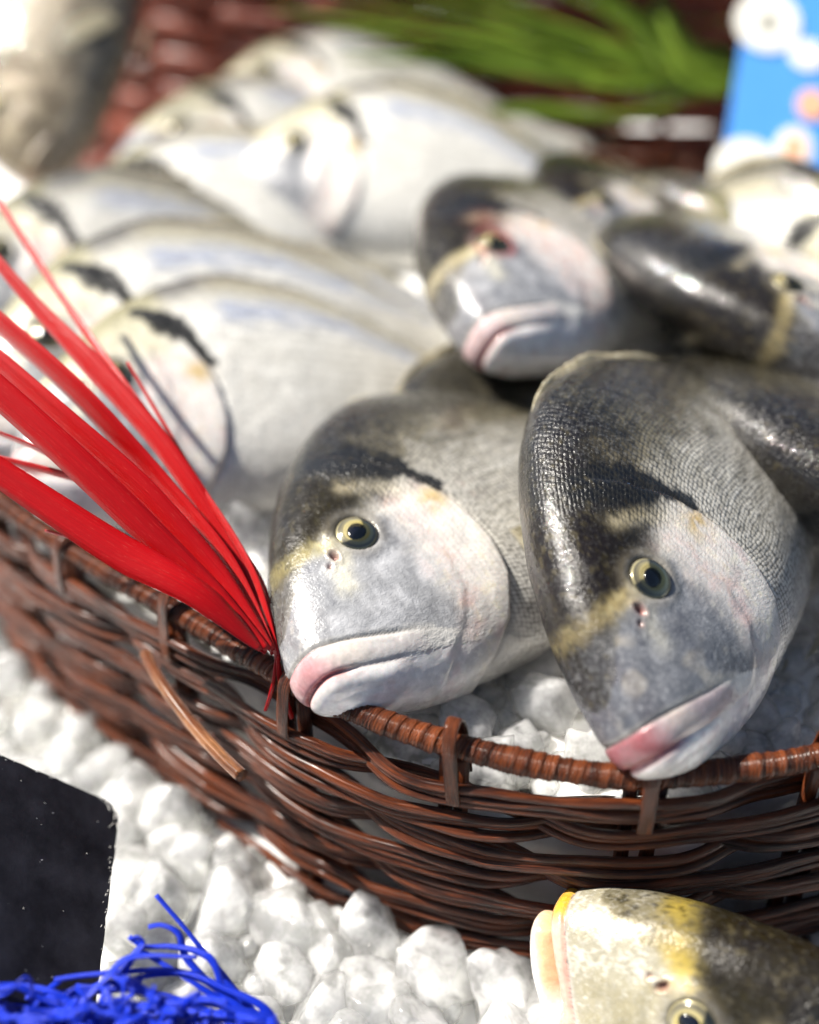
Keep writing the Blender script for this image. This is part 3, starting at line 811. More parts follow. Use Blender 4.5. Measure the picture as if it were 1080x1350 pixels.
    # eye seat: the point and normal of the smooth flank where the eye sits
    k = np.argmin(np.where(y > 0, re, 9)); ne = Nn.reshape(-1, 3)[k]
    return me, P[k], ne

GILL_SIGN = 1
_a, _ = sdist(np.array([12.0]), np.array([0.0]), GILL)
GILL_SIGN = float(np.sign(_a[0]))

def eye_meshes():
    """eyeball with silver and gold iris (axis +Z at the origin, flank plane z=0), and its pupil"""
    R = .98; n, m = 40, 48; hgt = .30
    V = []; C = []
    for i in range(n + 1):
        r = .98 * i / n
        zz = hgt * (1 - (r / .98) ** 2) ** .75 - .06 * math.exp(-((r - .42) / .1) ** 2) - .25 * max(0, (r - .85) / .13) ** 2
        for j in range(m):
            a = 2 * math.pi * j / m
            V.append((r * math.cos(a), r * math.sin(a), zz))
            g = 0.5 + 0.5 * math.cos(a + 0.9)                     # 1 towards the brow
            S1 = lambda lo, hi: float(sm(lo, hi, np.array(r)))
            c = srgb(222, 202, 118) * (1 - .5 * g) + srgb(232, 226, 196) * .5 * g
            t = S1(.55, .62); c = c * (1 - t) + (srgb(220, 210, 164) * (1 - g) + srgb(128, 122, 100) * g) * t
            t = S1(.66, .76); c = c * (1 - t) + (srgb(150, 146, 134) * (1 - g) + srgb(96, 92, 80) * g) * t
            t = S1(.80, .84) * (1 - S1(.86, .9)); c = c * (1 - .6 * t) + srgb(206, 196, 150) * .6 * t
            t = S1(.9, .97); c = c * (1 - t) + srgb(140, 136, 128) * t
            C.append(c)
    F = [[i * m + j, (i + 1) * m + j, (i + 1) * m + (j + 1) % m, i * m + (j + 1) % m] for i in range(n) for j in range(m)]
    eye = mesh('eye', np.array(V), F, True, None, {'Col': np.array(C)})
    V = []; F = []
    for i in range(11):
        r = .45 * i / 10
        zz = .335 - .09 * (i / 10) ** 2 - (.08 if i == 10 else 0)
        for j in range(m):
            a = 2 * math.pi * j / m
            q = r * (1 + .16 * max(0, math.cos(a)) ** 6)       # slightly drawn out towards the snout
            V.append((q * math.cos(a), q * math.sin(a) * .94, zz))
    F = [[i * m + j, (i + 1) * m + j, (i + 1) * m + (j + 1) % m, i * m + (j + 1) % m] for i in range(10) for j in range(m)]
    pup = mesh('pupil', np.array(V), F, True)
    V = []
    for i in range(15):
        r = .90 * i / 14
        for j in range(m): V.append((r * math.cos(2 * math.pi * j / m), r * math.sin(2 * math.pi * j / m), .40 * (1 - (r / .94) ** 2) ** .6 + .01))
    F = [[i * m + j, (i + 1) * m + j, (i + 1) * m + (j + 1) % m, i * m + (j + 1) % m] for i in range(14) for j in range(m)]
    cor = mesh('cornea', np.array(V), F, True)
    return eye, pup, cor

EYE_ME, PUP_ME, COR_ME = eye_meshes()
EYE_ME.materials.append(M_EYE); PUP_ME.materials.append(M_PUPIL); COR_ME.materials.append(M_CORNEA)

def sheet(name, rows, thick=0.06):
    """fin sheet through a grid of points, with thickness"""
    R = np.array(rows, float); n, m = R.shape[:2]
    du = np.gradient(R, axis=0); dv = np.gradient(R, axis=1); q = np.cross(du, dv); q /= np.linalg.norm(q, axis=-1)[..., None] + 1e-9
    A = (R + q * thick / 2).reshape(-1, 3); B = (R - q * thick / 2).reshape(-1, 3); k = n * m
    F = []
    for i in range(n - 1):
        for j in range(m - 1):
            a, b, c, d = i * m + j, i * m + j + 1, (i + 1) * m + j + 1, (i + 1) * m + j
            F.append([a, b, c, d]); F.append([k + d, k + c, k + b, k + a])
    ring = [j for j in range(m)] + [i * m + m - 1 for i in range(1, n)] + [(n - 1) * m + j for j in range(m - 2, -1, -1)] + [i * m for i in range(n - 2, 0, -1)]
    for x, yv in zip(ring, ring[1:] + ring[:1]): F.append([x, k + x, k + yv, yv])
    uv = np.stack([np.tile(np.arange(m) * .6, n), np.repeat(np.arange(n) * 0.5, m)], 1)
    return mesh(name, np.vstack([A, B]), F, True, np.vstack([uv, uv]))

def fins():
    out = []
    ss = np.linspace(8.5, 22.5, 40)
    rows = []
    for a in ss:                                    # dorsal fin folded back along the ridge
        h = (0.30 * math.sin(math.pi * min(1, (a - 8.5) / 14) ** .7)) * (1 + .10 * math.sin(a * 9))
        zt = float(f_top(math.sqrt(a)))
        rows.append([(-a - t * h * .9, .10 * math.sin(a * 2) * t, zt - .15 + (h + .15) * t) for t in np.linspace(0, 1, 5)])
    out.append(('dorsal_fin', sheet('dorsal_fin', rows)))
    rows = []
    for u in np.linspace(-1, 1, 25):                # forked tail
        Lr = 2.6 + 3.4 * abs(u) ** 1.3
        rows.append([(-27.0 - Lr * t, .12 * math.sin(u * 5) * t, u * (1.1 + 3.6 * t ** .9) ) for t in np.linspace(0, 1, 8)])
    out.append(('tail_fin', sheet('tail_fin', rows)))
    for sd in (1, -1):                              # pectoral fins against the flanks
        rows = []
        for u in np.linspace(-1, 1, 17):
            Lr = 3.4 * (1 - .35 * (u + .4) ** 2)
            r = []
            for t in np.linspace(0, 1, 12):
                s_ = 9.0 + Lr * t; zz = -1.3 + u * (.45 + 1.1 * t) - 1.2 * t
                yy = float(f_wid(math.sqrt(s_))) * max(0.05, 1 - (zz / 5.8) ** 2) ** .5 + .04 + .16 * t * (1 - .4 * t) + .03 * math.sin(u * 14)
                r.append((-s_, sd * yy, zz))
            rows.append(r)
        out.append(('pectoral_fin', sheet('pectoral_fin', rows)))
        rows = []
        for u in np.linspace(0, 1, 9):
            rows.append([(-9.5 - u * .7 - t * (4.2 - 2 * u), sd * (.5 + .15 * u + .5 * t), -5.25 - .1 * t - u * .2) for t in np.linspace(0, 1, 7)])
        out.append(('pelvic_fin', sheet('pelvic_fin', rows)))
    rows = []
    for a in np.linspace(17.5, 23.0, 22):
        h = .9 * math.sin(math.pi * ((a - 17.5) / 5.5) ** .6) + .1
        zb = float(f_bot(math.sqrt(a)))
        rows.append([(-a - t * h, .05 * math.sin(a * 3) * t, zb + .12 - h * t) for t in np.linspace(0, 1, 4)])
    out.append(('anal_fin', sheet('anal_fin', rows)))
    return out
FINS = fins()
for _, f in FINS: f.materials.append(M_FIN)

VAR = {}
def variant(key, **kw):
    me, p, nrm = fish_body(**kw); me.materials.append(M_SKIN); VAR[key] = (me, p, nrm)
variant('a', seed=3)
variant('b', seed=14, dark=1.0)
variant('c', seed=25, open_mouth=1.0, yellow=1.0)
variant('p', seed=41, pale=1.0)  # pale here and in the next: the heap's sunlight painted into the skin
variant('q', seed=47, pale=0.8)
variant('d', seed=63, dark=0.25, blood=1.0)
variant('e', seed=71, dark=0.9)
variant('m', seed=57, dark=0.3, beige=1.0)

def place_fish(var, fwd, up, t, label, scale=1.0):
    """t: where the fish's own origin (snout end of its axis) lies; fwd/up in camera axes"""
    f = c2w_dir(fwd); f /= np.linalg.norm(f); u = c2w_dir(up); u -= f * (u @ f); u /= np.linalg.norm(u); l = np.cross(u, f)
    root = empty('sea_bream', c2w(t))
    root.rotation_mode = 'QUATERNION'
    root.rotation_quaternion = Matrix([[f[0], l[0], u[0]], [f[1], l[1], u[1]], [f[2], l[2], u[2]]]).to_quaternion()
    root.scale = (scale,) * 3
    tag(root, label, 'fish', 'sea bream laid out on ice')
    me, p, nrm = VAR[var]
    obj('body', me, None, root)
    for sd in (1, -1):
        e = obj('eye', EYE_ME, None, root)
        nv = Vector((nrm[0], nrm[1] * sd, nrm[2])); nv = (nv + Vector((0.06, 0, 0))).normalized()
        xa = Vector((1, 0, -.35)); xa = (xa - nv * xa.dot(nv)).normalized(); ya = nv.cross(xa)
        e.rotation_mode = 'QUATERNION'; e.rotation_quaternion = Matrix([[xa.x, ya.x, nv.x], [xa.y, ya.y, nv.y], [xa.z, ya.z, nv.z]]).to_quaternion()
        e.scale = (.77,) * 3
        e.location = (Vector((p[0], p[1] * sd, p[2])) - nv * 0.05) * S
        obj('pupil', PUP_ME, None, e); obj('cornea', COR_ME, None, e)
    for nm, fm in FINS:
        if nm != 'pectoral_fin' or var not in ('p', 'q', 'b'): obj(nm, fm, None, root)     # the heap's fins lie out of sight
    return root

place_fish('a', (-.689, .273, -.671), (-.615, -.71, .342), (-4.23, 4.22, 35.56), 'sea bream with clear round eye, pink lips on the rim beside the red raffia')
place_fish('b', (-.48, .46, -.748), (-.682, -.731, -.011), (5.32, 5.82, 32.15), 'dark-snouted sea bream hanging its red lip over the front rim of the basket', .962)
place_fish('d', (-.576, .314, -.755), (-.71, -.649, .272), (1.65, -7.69, 45.95), 'sea bream lying across the two front fish, pink mouth and bloodshot eye towards the viewer')
place_fish('c', (-.50, -.86, .06), (.74, -.42, -.50), (5.75, 11.45, 35.0), 'sea bream with yellow lips and open mouth on the ice in front of the basket')
place_fish('p', (-.876, .039, -.48), (-.232, -.908, .348), (-15.54, -2.94, 43.98), 'pale sea bream with head behind the red raffia, lowest of the bright heap')
place_fish('e', (.02, .45, -.893), (-.946, -.281, -.162), (16.24, -5.3, 43.49), 'dark-backed sea bream with yellow forehead stripe below the blue sign')
# more of the heap
_hv = np.random.default_rng(12)
def like(var, fwd, up, spot_px, d, label, scale=1.0):
    """place by the black gill blotch seen at a photo pixel and depth"""
    fwd = np.array(fwd, float) + _hv.normal(0, .07, 3); up = np.array(up, float) + _hv.normal(0, .10, 3); scale = scale * _hv.uniform(.93, 1.07)
    f = np.array(fwd, float); f /= np.linalg.norm(f); u = np.array(up, float); u -= f * (u @ f); u /= np.linalg.norm(u); l = np.cross(u, f)
    sp = np.array([(spot_px[0] - 540) / FPX * d, (spot_px[1] - 675) / FPX * d, d])
    t = sp - scale * (-7.6 * f + 2.2 * l + 3.1 * u)
    return place_fish(var, fwd, up, t, label, scale)
like('p', (-.88, .06, -.46), (-.25, -.9, .33), (172, 388), 49.5, 'pale sea bream second from the bottom of the bright heap')
like('q', (-.90, .02, -.42), (-.2, -.9, .33), (95, 300), 55.0, 'thin grey strip of a sea bream third from the bottom of the bright heap', .95)
like('p', (-.9, .03, -.4), (-.2, -.92, .3), (235, 235), 60.0, 'sunlit sea bream in the middle of the bright heap, head near the left edge')
like('q', (-.92, .0, -.35), (-.2, -.92, .3), (322, 150), 66.0, 'sunlit yellow-headed sea bream near the top of the bright heap', .95)
like('p', (-.97, -.02, -.15), (-.15, -.92, .35), (478, 168), 62.0, 'sea bream with dark gill spot just behind the pink-mouthed fish')
like('q', (-.92, .0, -.3), (-.2, -.92, .3), (420, 75), 71.0, 'topmost sea bream of the bright heap, under the green leaves')
like('b', (.12, .42, -.88), (-.93, -.3, -.15), (1150, 560), 41.0, 'dark sea bream beside the dark-snouted fish, cut by the right edge')
like('p', (-.85, .1, -.5), (-.25, -.9, .3), (330, 392), 53.0, 'sea bream wedged between the pale heap and the pink-mouthed fish')
like('b', (-.5, .4, -.75), (-.68, -.7, 0), (650, 620), 45.5, 'added dark sea bream filling the shadow under the pink-mouthed fish')  # added fish, its dark back stands in for the shadow there
like('b', (-.5, .3, -.8), (-.72, -.65, .2), (810, 240), 58.0, 'dark sea bream partly hidden behind the pink-mouthed fish')
like('q', (.3, .35, -.85), (-.8, -.55, .1), (985, 258), 59.0, 'sea bream between the blue sign and the rear basket', .9)
like('p', (.5, .25, -.8), (-.3, -.9, .1), (1110, 330), 55.0, 'pale sea bream under the blue sign at the right edge', .9)
like('m', (-.25, .9, -.2), (-.9, -.3, .2), (-10, 70), 70.0, 'mottled sea bream standing apart in the top left corner')
#PART2
# ------------------------------------------------------------------ ice nuggets
def nugget(seed):
    bm = bmesh.new(); bmesh.ops.create_icosphere(bm, subdivisions=4, radius=1.0)
    V = np.array([v.co[:] for v in bm.verts]); F = np.array([[v.index for v in f.verts] for f in bm.faces]); bm.free()
    r = np.random.default_rng(seed)
    ex = r.uniform(2.2, 4.0)
    V = V / (np.abs(V) ** ex).sum(1)[:, None] ** (1 / ex)          # towards a rounded block
    V *= np.array([r.uniform(.75, 1.1), r.uniform(.75, 1.0), r.uniform(.6, .85)])
    for _ in range(11):                                            # melted facets
        nv = r.normal(size=3); nv /= np.linalg.norm(nv); h = r.uniform(.5, .8)
        e = V @ nv - h; V -= nv[None, :] * (np.maximum(e, 0) * .96)[:, None]
    nn = V / np.linalg.norm(V, axis=1)[:, None]
    V = V + nn * (0.13 * fbm(V * 1.4 + seed, seed, 2) + 0.018 * fbm(V * 4 + seed, seed + 5, 2))[:, None]
    V /= np.abs(V).max()
    return mesh('ice_nugget', V, F)
NUG = [nugget(100 + k) for k in range(10)]
for q in NUG: q.materials.append(M_ICE)

def scatter(P, zf, size, seed):
    """drop nuggets on the spots P; returns (location, size) tuples"""
    r = np.random.default_rng(seed)
    return [(np.array([p[0], p[1], z]), s) for p, z, s in zip(P, zf(P) , r.uniform(*size, len(P)))]

def darts(x0, x1, y0, y1, dmin, n, seed, ok):
    r = np.random.default_rng(seed); cand = np.column_stack([r.uniform(x0, x1, n), r.uniform(y0, y1, n)])
    cand = cand[ok(cand)]; keep = np.zeros((0, 2))
    for p in cand:
        if len(keep) == 0 or ((keep - p) ** 2).sum(1).min() > dmin * dmin: keep = np.vstack([keep, p])
    return keep

def in_view(P, z, m=50):
    u, v, d = to_px(np.column_stack([P, np.broadcast_to(z, len(P))]))
    return (u > -m) & (u < 1080 + m) & (v > -m) & (v < 1350 + m)

NUGGETS = []
_r = np.random.default_rng(5)
def put_nugget(loc, size, label, group):
    o = bpy.data.objects.new('ice_nugget', NUG[_r.integers(len(NUG))]); COL.objects.link(o)
    o.location = Vector(loc) * S; o.scale = Vector((1, 1, 1)) * size * _r.uniform(.9, 1.1)
    o.rotation_euler = tuple(_r.uniform(0, 6.28, 3))
    NUGGETS.append(o)
    return o

def pieces(name, spots, seed, label, parent=None):
    """many loose lumps joined as one mass"""
    r = np.random.default_rng(seed); Vs = []; Fs = []; k = 0
    bm = bmesh.new(); bmesh.ops.create_icosphere(bm, subdivisions=2, radius=1.0)
    B = np.array([v.co[:] for v in bm.verts]); F = np.array([[v.index for v in f.verts] for f in bm.faces]); bm.free()
    for loc, size in spots:
        V = B * r.uniform(.65, 1.1, 3)
        for _ in range(3):
            nv = r.normal(size=3); nv /= np.linalg.norm(nv); e = V @ nv - r.uniform(.5, .8); V = V - nv[None, :] * (np.maximum(e, 0) * .9)[:, None]
        q = Quaternion(r.normal(size=4)); q.normalize(); V = V @ np.array(q.to_matrix()).T
        Vs.append(V * size + loc); Fs.append(F + k); k += len(B)
    o = obj(name, mesh(name, np.vstack(Vs), np.vstack(Fs)), M_ICE); o['kind'] = 'stuff'; o['label'] = label
    return o

# outside the basket
okf = lambda P: (inside(P) > 1.1) & in_view(P, 0.3, 40)
near = darts(-26, 16, 12, 44, 1.6, 9000, 11, lambda P: okf(P))
u_, v_, d_ = to_px(np.column_stack([near, np.full(len(near), .3)]))
order = np.argsort(d_); near = near[order]
zr_ = np.random.default_rng(3)
NOUT = min(205, len(near))
for p in near[:NOUT]:
    put_nugget((p[0], p[1], -.05 + zr_.uniform(-.25, .25)), zr_.uniform(1.15, 1.65), 'rounded translucent ice nugget in the bed outside the basket', 'ice nuggets around the basket')
small = darts(-30, 18, 11, 60, 1.0, 12000, 12, lambda P: (inside(P) > .6) & in_view(P, 0, 60))
far = [(np.array([p[0], p[1], zr_.uniform(-.1, .3)]), zr_.uniform(.7, 1.0)) for p in near[NOUT:]]
pieces('crushed_ice', [(np.array([p[0], p[1], -.25 + zr_.uniform(-.2, .35)]), zr_.uniform(.42, .62)) for p in small] + far, 77, 'crushed ice filling the gaps of the bed outside the basket')
# inside the basket
okin = lambda P: (inside(P) < -1.5) & in_view(P, 7, 40) & ((P[:, 1] < 36) | (P[:, 0] < -4) & (P[:, 1] < 44))
nin = darts(-20, 26, 20, 46, 1.5, 6000, 21, okin)
for p in nin[:110]:
    z = float(inner_level(p[None, :])[0])
    put_nugget((p[0], p[1], z + .25 + zr_.uniform(-.2, .5)), zr_.uniform(.85, 1.3), 'rounded wet ice nugget inside the basket between the fish', 'ice nuggets in the basket')
smi = darts(-22, 34, 20, 76, 1.0, 9000, 22, lambda P: (inside(P) < -1.2) & in_view(P, 7, 40))
pieces('crushed_ice', [(np.array([p[0], p[1], float(inner_level(p[None, :])[0]) + zr_.uniform(-.1, .35)]), zr_.uniform(.4, .7)) for p in smi], 78, 'crushed ice filling the basket under the fish')

# ------------------------------------------------------------------ red raffia tuft
red = empty('red_raffia_tuft', at(364, 870, 36.0)); tag(red, 'tuft of flat bright red raffia blades stuck in behind the basket rim', 'decoration')
VIEW = c2w_dir((0, 0, -1))
def blade(root, name, pts, width, mat, prof=None, twist=(0.0, 0.0), thick=0.035, cup=0.10, n=40, uvw=None):
    P = spline([at(*p) for p in pts], n)
    T = np.gradient(P, axis=0); T /= np.linalg.norm(T, axis=1)[:, None]
    side = np.cross(T, VIEW); side /= np.linalg.norm(side, axis=1)[:, None]
    nrm = np.cross(side, T); a = np.linspace(twist[0], twist[1], n)
    side = side * np.cos(a)[:, None] + nrm * np.sin(a)[:, None]
    t = np.linspace(0, 1, n)
    w = np.interp(t, *(prof or ([0, .25, .6, 1], [.35, .8, 1, .75])))
    o = obj(name, ribbon(name, P, side, width, thick, uvw or width, w, cup), mat, root); o.location = -Vector(root.location)
    return o
# pts run from the base by the rim out to the tips: photo pixel and depth
R_ = [
 ([(366, 868, 36.0), (332, 750, 37.0), (255, 635, 38.0), (155, 500, 39.5), (65, 370, 41.5), (-15, 250, 43.5)], .50, ([0, .3, .6, .75, 1], [.5, .7, .9, .7, .6]), (.5, .3)),
 ([(362, 862, 36.3), (310, 735, 37.4), (225, 600, 38.4), (120, 480, 39.4), (40, 400, 40.2), (-30, 315, 41.0)], .85, ([0, .3, .6, .8, 1], [.3, .8, 1, .7, .5]), (.2, .45)),
 ([(360, 858, 36.1), (298, 745, 36.9), (205, 630, 37.6), (95, 515, 38.2), (-30, 405, 38.8)], .95, ([0, .25, .5, 1], [.22, .7, 1, 1]), (.25, .5)),
 ([(358, 856, 35.9), (285, 752, 36.2), (185, 648, 36.6), (70, 545, 37.0), (-40, 445, 37.4)], .95, ([0, .25, .5, 1], [.22, .7, 1, 1]), (-.2, .2)),
 ([(352, 856, 35.6), (268, 765, 35.6), (170, 680, 35.6), (75, 590, 35.7), (-40, 480, 35.9)], 1.0, ([0, .2, .5, 1], [.2, .7, 1, 1]), (-.5, -.3)),
 ([(344, 856, 35.4), (262, 785, 35.3), (160, 728, 35.2), (70, 668, 35.1), (-40, 600, 35.1)], 1.15, ([0, .2, .45, .8, 1], [.16, .75, 1, .85, .7]), (-.3, -.1)),
 ([(350, 855, 36.2), (285, 775, 36.7), (225, 705, 37.0), (140, 655, 37.2), (60, 600, 37.5), (-30, 560, 37.8)], .5, ([0, .5, 1], [.4, 1, .9]), (.7, .9)),
 ([(352, 858, 36.4), (265, 745, 37.0), (175, 660, 37.5), (95, 628, 37.7), (-30, 600, 38.0)], .4, ([0, .5, 1], [.5, 1, .8]), (.9, .6)),
 ([(345, 850, 36.4), (258, 775, 36.8), (212, 700, 37.2), (165, 615, 37.8), (60, 525, 38.5), (-30, 500, 38.8)], .45, ([0, .5, 1], [.5, 1, .8]), (.6, .9)),
 ([(340, 848, 35.9), (282, 790, 36.0), (262, 772, 36.1), (180, 735, 36.2), (60, 700, 36.3)], .30, ([0, .5, 1], [.6, 1, .5]), (.4, .8)),
 ([(368, 872, 36.0), (345, 800, 36.6), (310, 765, 36.9), (285, 775, 36.8), (310, 830, 36.4), (352, 862, 36.1)], .22, None, (.7, .7)),
 ([(368, 872, 36.3), (345, 770, 37.4), (292, 690, 38.4), (240, 600, 39.1), (165, 475, 40.0)], .32, ([0, .5, 1], [.6, 1, .35]), (.5, .3)),
 ([(366, 872, 36.1), (352, 800, 36.8), (320, 735, 37.4), (270, 650, 38.0), (205, 560, 38.6)], .26, ([0, .5, 1], [.8, 1, .35]), (.3, .3)),
 ([(364, 866, 36.0), (362, 905, 36.3), (352, 935, 36.8)], .16, None, (.3, .3)),
 ([(366, 866, 36.0), (372, 905, 36.3), (384, 945, 36.9)], .26, None, (.3, .6)),
]
rr_ = np.random.default_rng(19)
for pts, w, prof, tw in R_:
    ns = 1
    for q in range(ns):
        e = (q - (ns - 1) / 2)
        pp = [(u - e * 13 * w * min(1, k_ * .45) + rr_.normal(0, 2.0) * (k_ > 0), v + e * 17 * w * min(1, k_ * .45) + rr_.normal(0, 2.0) * (k_ > 0), d + rr_.normal(0, .12)) for k_, (u, v, d) in enumerate(pts)]
        blade(red, 'blade', pp, w * (.86 if w < .8 else 1.0), M_RED, prof, (tw[0] + rr_.normal(0, .18), tw[1] + rr_.normal(0, .18)), n=46)

# ------------------------------------------------------------------ blue raffia tuft
blue = empty('blue_raffia_tuft', at(150, 1420, 34.0)); tag(blue, 'tangled tuft of bright blue stringy raffia in front of the black board', 'decoration')
br = np.random.default_rng(42)
def strand(pts, r0, r1):
    P = spline([at(*p) for p in pts], 30)
    o = obj('strand', tube('strand', P, np.linspace(r0, r1, 30) * (1 + .12 * np.sin(np.linspace(0, 9, 30) + br.uniform(0, 6))), 7, sq=(1, .42), lump=.15, seed=int(br.integers(99))), M_BLUE, blue); o.location = -Vector(blue.location)
B_ = [
 [(375, 1370, 33.4), (325, 1325, 33.6), (285, 1275, 33.8), (245, 1225, 34.0), (206, 1180, 34.2)],
 [(372, 1365, 33.0), (350, 1330, 33.0), (300, 1305, 33.0), (230, 1280, 33.0), (120, 1285, 32.7), (72, 1292, 32.5)],
 [(300, 1340, 33), (285, 1275, 33.2), (262, 1255, 33.3), (225, 1248, 33.3), (190, 1248, 33.2), (170, 1235, 33.2)],
 [(150, 1300, 32.5), (175, 1262, 32.8), (188, 1245, 33.0), (182, 1236, 33.0), (172, 1240, 33.0)],
 [(280, 1300, 33.2), (245, 1262, 33.4), (236, 1232, 33.5), (215, 1220, 33.5), (196, 1222, 33.5)],
 [(330, 1345, 33), (262, 1300, 33), (210, 1268, 33.2), (180, 1250, 33.2)],
 [(100, 1330, 32), (140, 1290, 32.4), (175, 1262, 32.6), (260, 1262, 33)],
 [(345, 1372, 33), (318, 1330, 33), (262, 1290, 33.2), (205, 1285, 33), (150, 1300, 32.6)],
 [(372, 1372, 33.2), (340, 1340, 33.3), (280, 1335, 33.2), (210, 1310, 33), (100, 1300, 32.4)],
 [(-20, 1312, 31.6), (20, 1300, 31.8), (60, 1318, 32), (120, 1330, 32.2)],
]
for pts in B_: strand(pts, .12, .075)
for k in range(170):
    u0 = br.uniform(-60, 330); v0 = br.uniform(1318, 1400) ; d0 = br.uniform(31.0, 33.2)
    a = br.normal(0.0, .35) + (math.pi if br.random() < .5 else 0); L = br.uniform(60, 190)
    pts = [(u0, v0, d0)]
    for s in range(4):
        a += br.normal(0, .38); u0 += math.cos(a) * L / 4; v0 += math.sin(a) * L / 5
        lim = 1305 - 12 * math.sin(min(max(u0, 0), 330) / 330 * math.pi) + max(0, u0 - 250) * .32
        v0 = max(v0, lim + br.uniform(-14, 16)); u0 = min(u0, 362)
        pts.append((u0, v0, d0 + br.normal(0, .35)))
    strand(pts, br.uniform(.10, .16), br.uniform(.06, .10))

# ------------------------------------------------------------------ slate board
def slab(name, outline_pts, origin, ex, ey, thick, mat, parent=None, bev=.05):
    """rounded board: outline in its own plane (cm), extruded by thick"""
    ez = np.cross(ex, ey); O = np.asarray(outline_pts, float); m = len(O); c = O.mean(0)
    rings = []
    for ins, h in ((bev, 0), (0, bev), (0, thick - bev), (bev, thick)):
        q = O - (O - c) / np.linalg.norm(O - c, axis=1)[:, None] * ins
        rings.append(origin + q[:, :1] * ex + q[:, 1:] * ey + ez * (h - thick))
    V = np.vstack(rings); F = []
    for k in range(3):
        for j in range(m): F.append([k * m + j, k * m + (j + 1) % m, (k + 1) * m + (j + 1) % m, (k + 1) * m + j])
    F.append(list(range(m))[::-1]); F.append([3 * m + j for j in range(m)])
    me = mesh(name, V, F, False)
    return obj(name, me, mat, parent)
cr_ = at(160, 1062, 39.3)
ex = at(160, 1062, 39.3) - at(0, 994, 36.8); ex /= np.linalg.norm(ex)
ed = at(134, 1282, 35.0) - cr_; ed = ed - ex * (ed @ ex); ey = -ed / np.linalg.norm(ed)
rad = .75; W_, H_ = 13.0, 7.5
arc = lambda cx_, cy_, a0: [(cx_ + rad * math.cos(a), cy_ + rad * math.sin(a)) for a in np.linspace(a0, a0 + math.pi / 2, 9)]
wob = np.random.default_rng(8)
pts = []
def edge(p, q, n=26):
    for t in np.linspace(0, 1, n, endpoint=False)[1:]: pts.append((p[0] + (q[0] - p[0]) * t + wob.normal(0, .012), p[1] + (q[1] - p[1]) * t + wob.normal(0, .012)))
pts += arc(-rad, -rad, 0); edge((-rad, 0), (-W_ + rad, 0)); pts += arc(-W_ + rad, -rad, math.pi / 2)
edge((-W_, -rad), (-W_, -H_)); edge((-W_, -H_), (0, -H_)); edge((0, -H_), (0, -rad))
ex2, ey2 = ex, ey
board = slab('slate_board', pts, cr_, ex2, ey2, .42, M_SLATE); tag(board, 'black slate board with rounded corner and chipped pale edge, leaning in the ice', 'slate board')
# pale chips and scratches along the board's edge
ezb = np.cross(ex2, ey2)
def scratch(a, b, w=.02):
    P = np.array([cr_ + ex2 * (a[0] + (b[0] - a[0]) * t) + ey2 * (a[1] + (b[1] - a[1]) * t) + ezb * .004 for t in np.linspace(0, 1, 5)])
    obj('edge_chip', tube('edge_chip', P, [w * .4, w, w * .9, w, w * .3], 5), M_CHIP, board)
for k in range(16):
    t = wob.uniform(0, math.pi / 2); r0 = rad - wob.uniform(.02, .2)
    a = (-rad + r0 * math.cos(t), -rad + r0 * math.sin(t)); an = wob.uniform(0, 6.28); L = wob.uniform(.08, .38)
    scratch(a, (min(a[0] + L * math.cos(an), -.03), min(a[1] + L * math.sin(an), -.03)), wob.uniform(.010, .020))
for k in range(24):
    y_ = -rad - wob.uniform(0, 5.0); x_ = -.04 - abs(wob.normal(0, .1)); L = wob.uniform(.01, .12)
    scratch((x_, y_), (x_ - wob.uniform(0, .05), y_ - L), wob.uniform(.008, .018))
for k in range(12):
    x_ = -rad - wob.uniform(0, 8); y_ = -.04 - abs(wob.normal(0, .05)); L = wob.uniform(.03, .2)
    scratch((x_, y_), (x_ - L, y_ - wob.uniform(0, .05)), wob.uniform(.008, .016))
for k in range(8):
    x_ = wob.uniform(-5, -.6); y_ = wob.uniform(-5, -.5); an = wob.uniform(0, 6.28); L = wob.uniform(.03, .12)
    scratch((x_, y_), (x_ + L * math.cos(an), y_ + L * math.sin(an)), .010)

# ------------------------------------------------------------------ second basket behind
back = empty('wicker_basket', (25, 104, 0)); tag(back, 'tall reddish brown wicker basket standing behind the fish, out of focus', 'basket')
def back_curve(r_off, a): return np.column_stack([25 + (58 + r_off) * np.cos(a), 104 + (25 + r_off) * np.sin(a)])
ab = np.linspace(0, 2 * math.pi, 400, endpoint=False); NB = 48
for r in range(26):
    off = 0.5 * np.tanh(2.5 * np.cos(NB / 2 * ab + math.pi * (r % 2)))
    P = np.column_stack([back_curve(off, ab), -.5 + r * 1.15 + .1 * np.sin(5 * ab + r)])
    o = obj('weaving_rod', tube('weaving_rod', P, .64, 7, True, lump=.1, seed=r), M_CANE2, back); o.location = -Vector(back.location)
for k in range(NB):
    a = np.array([k / NB * 2 * math.pi]); p = back_curve(0, a)[0]
    o = obj('stake', tube('stake', np.array([[p[0], p[1], z] for z in np.linspace(-1, 30, 6)]), .42, 7), M_CANE2, back); o.location = -Vector(back.location)

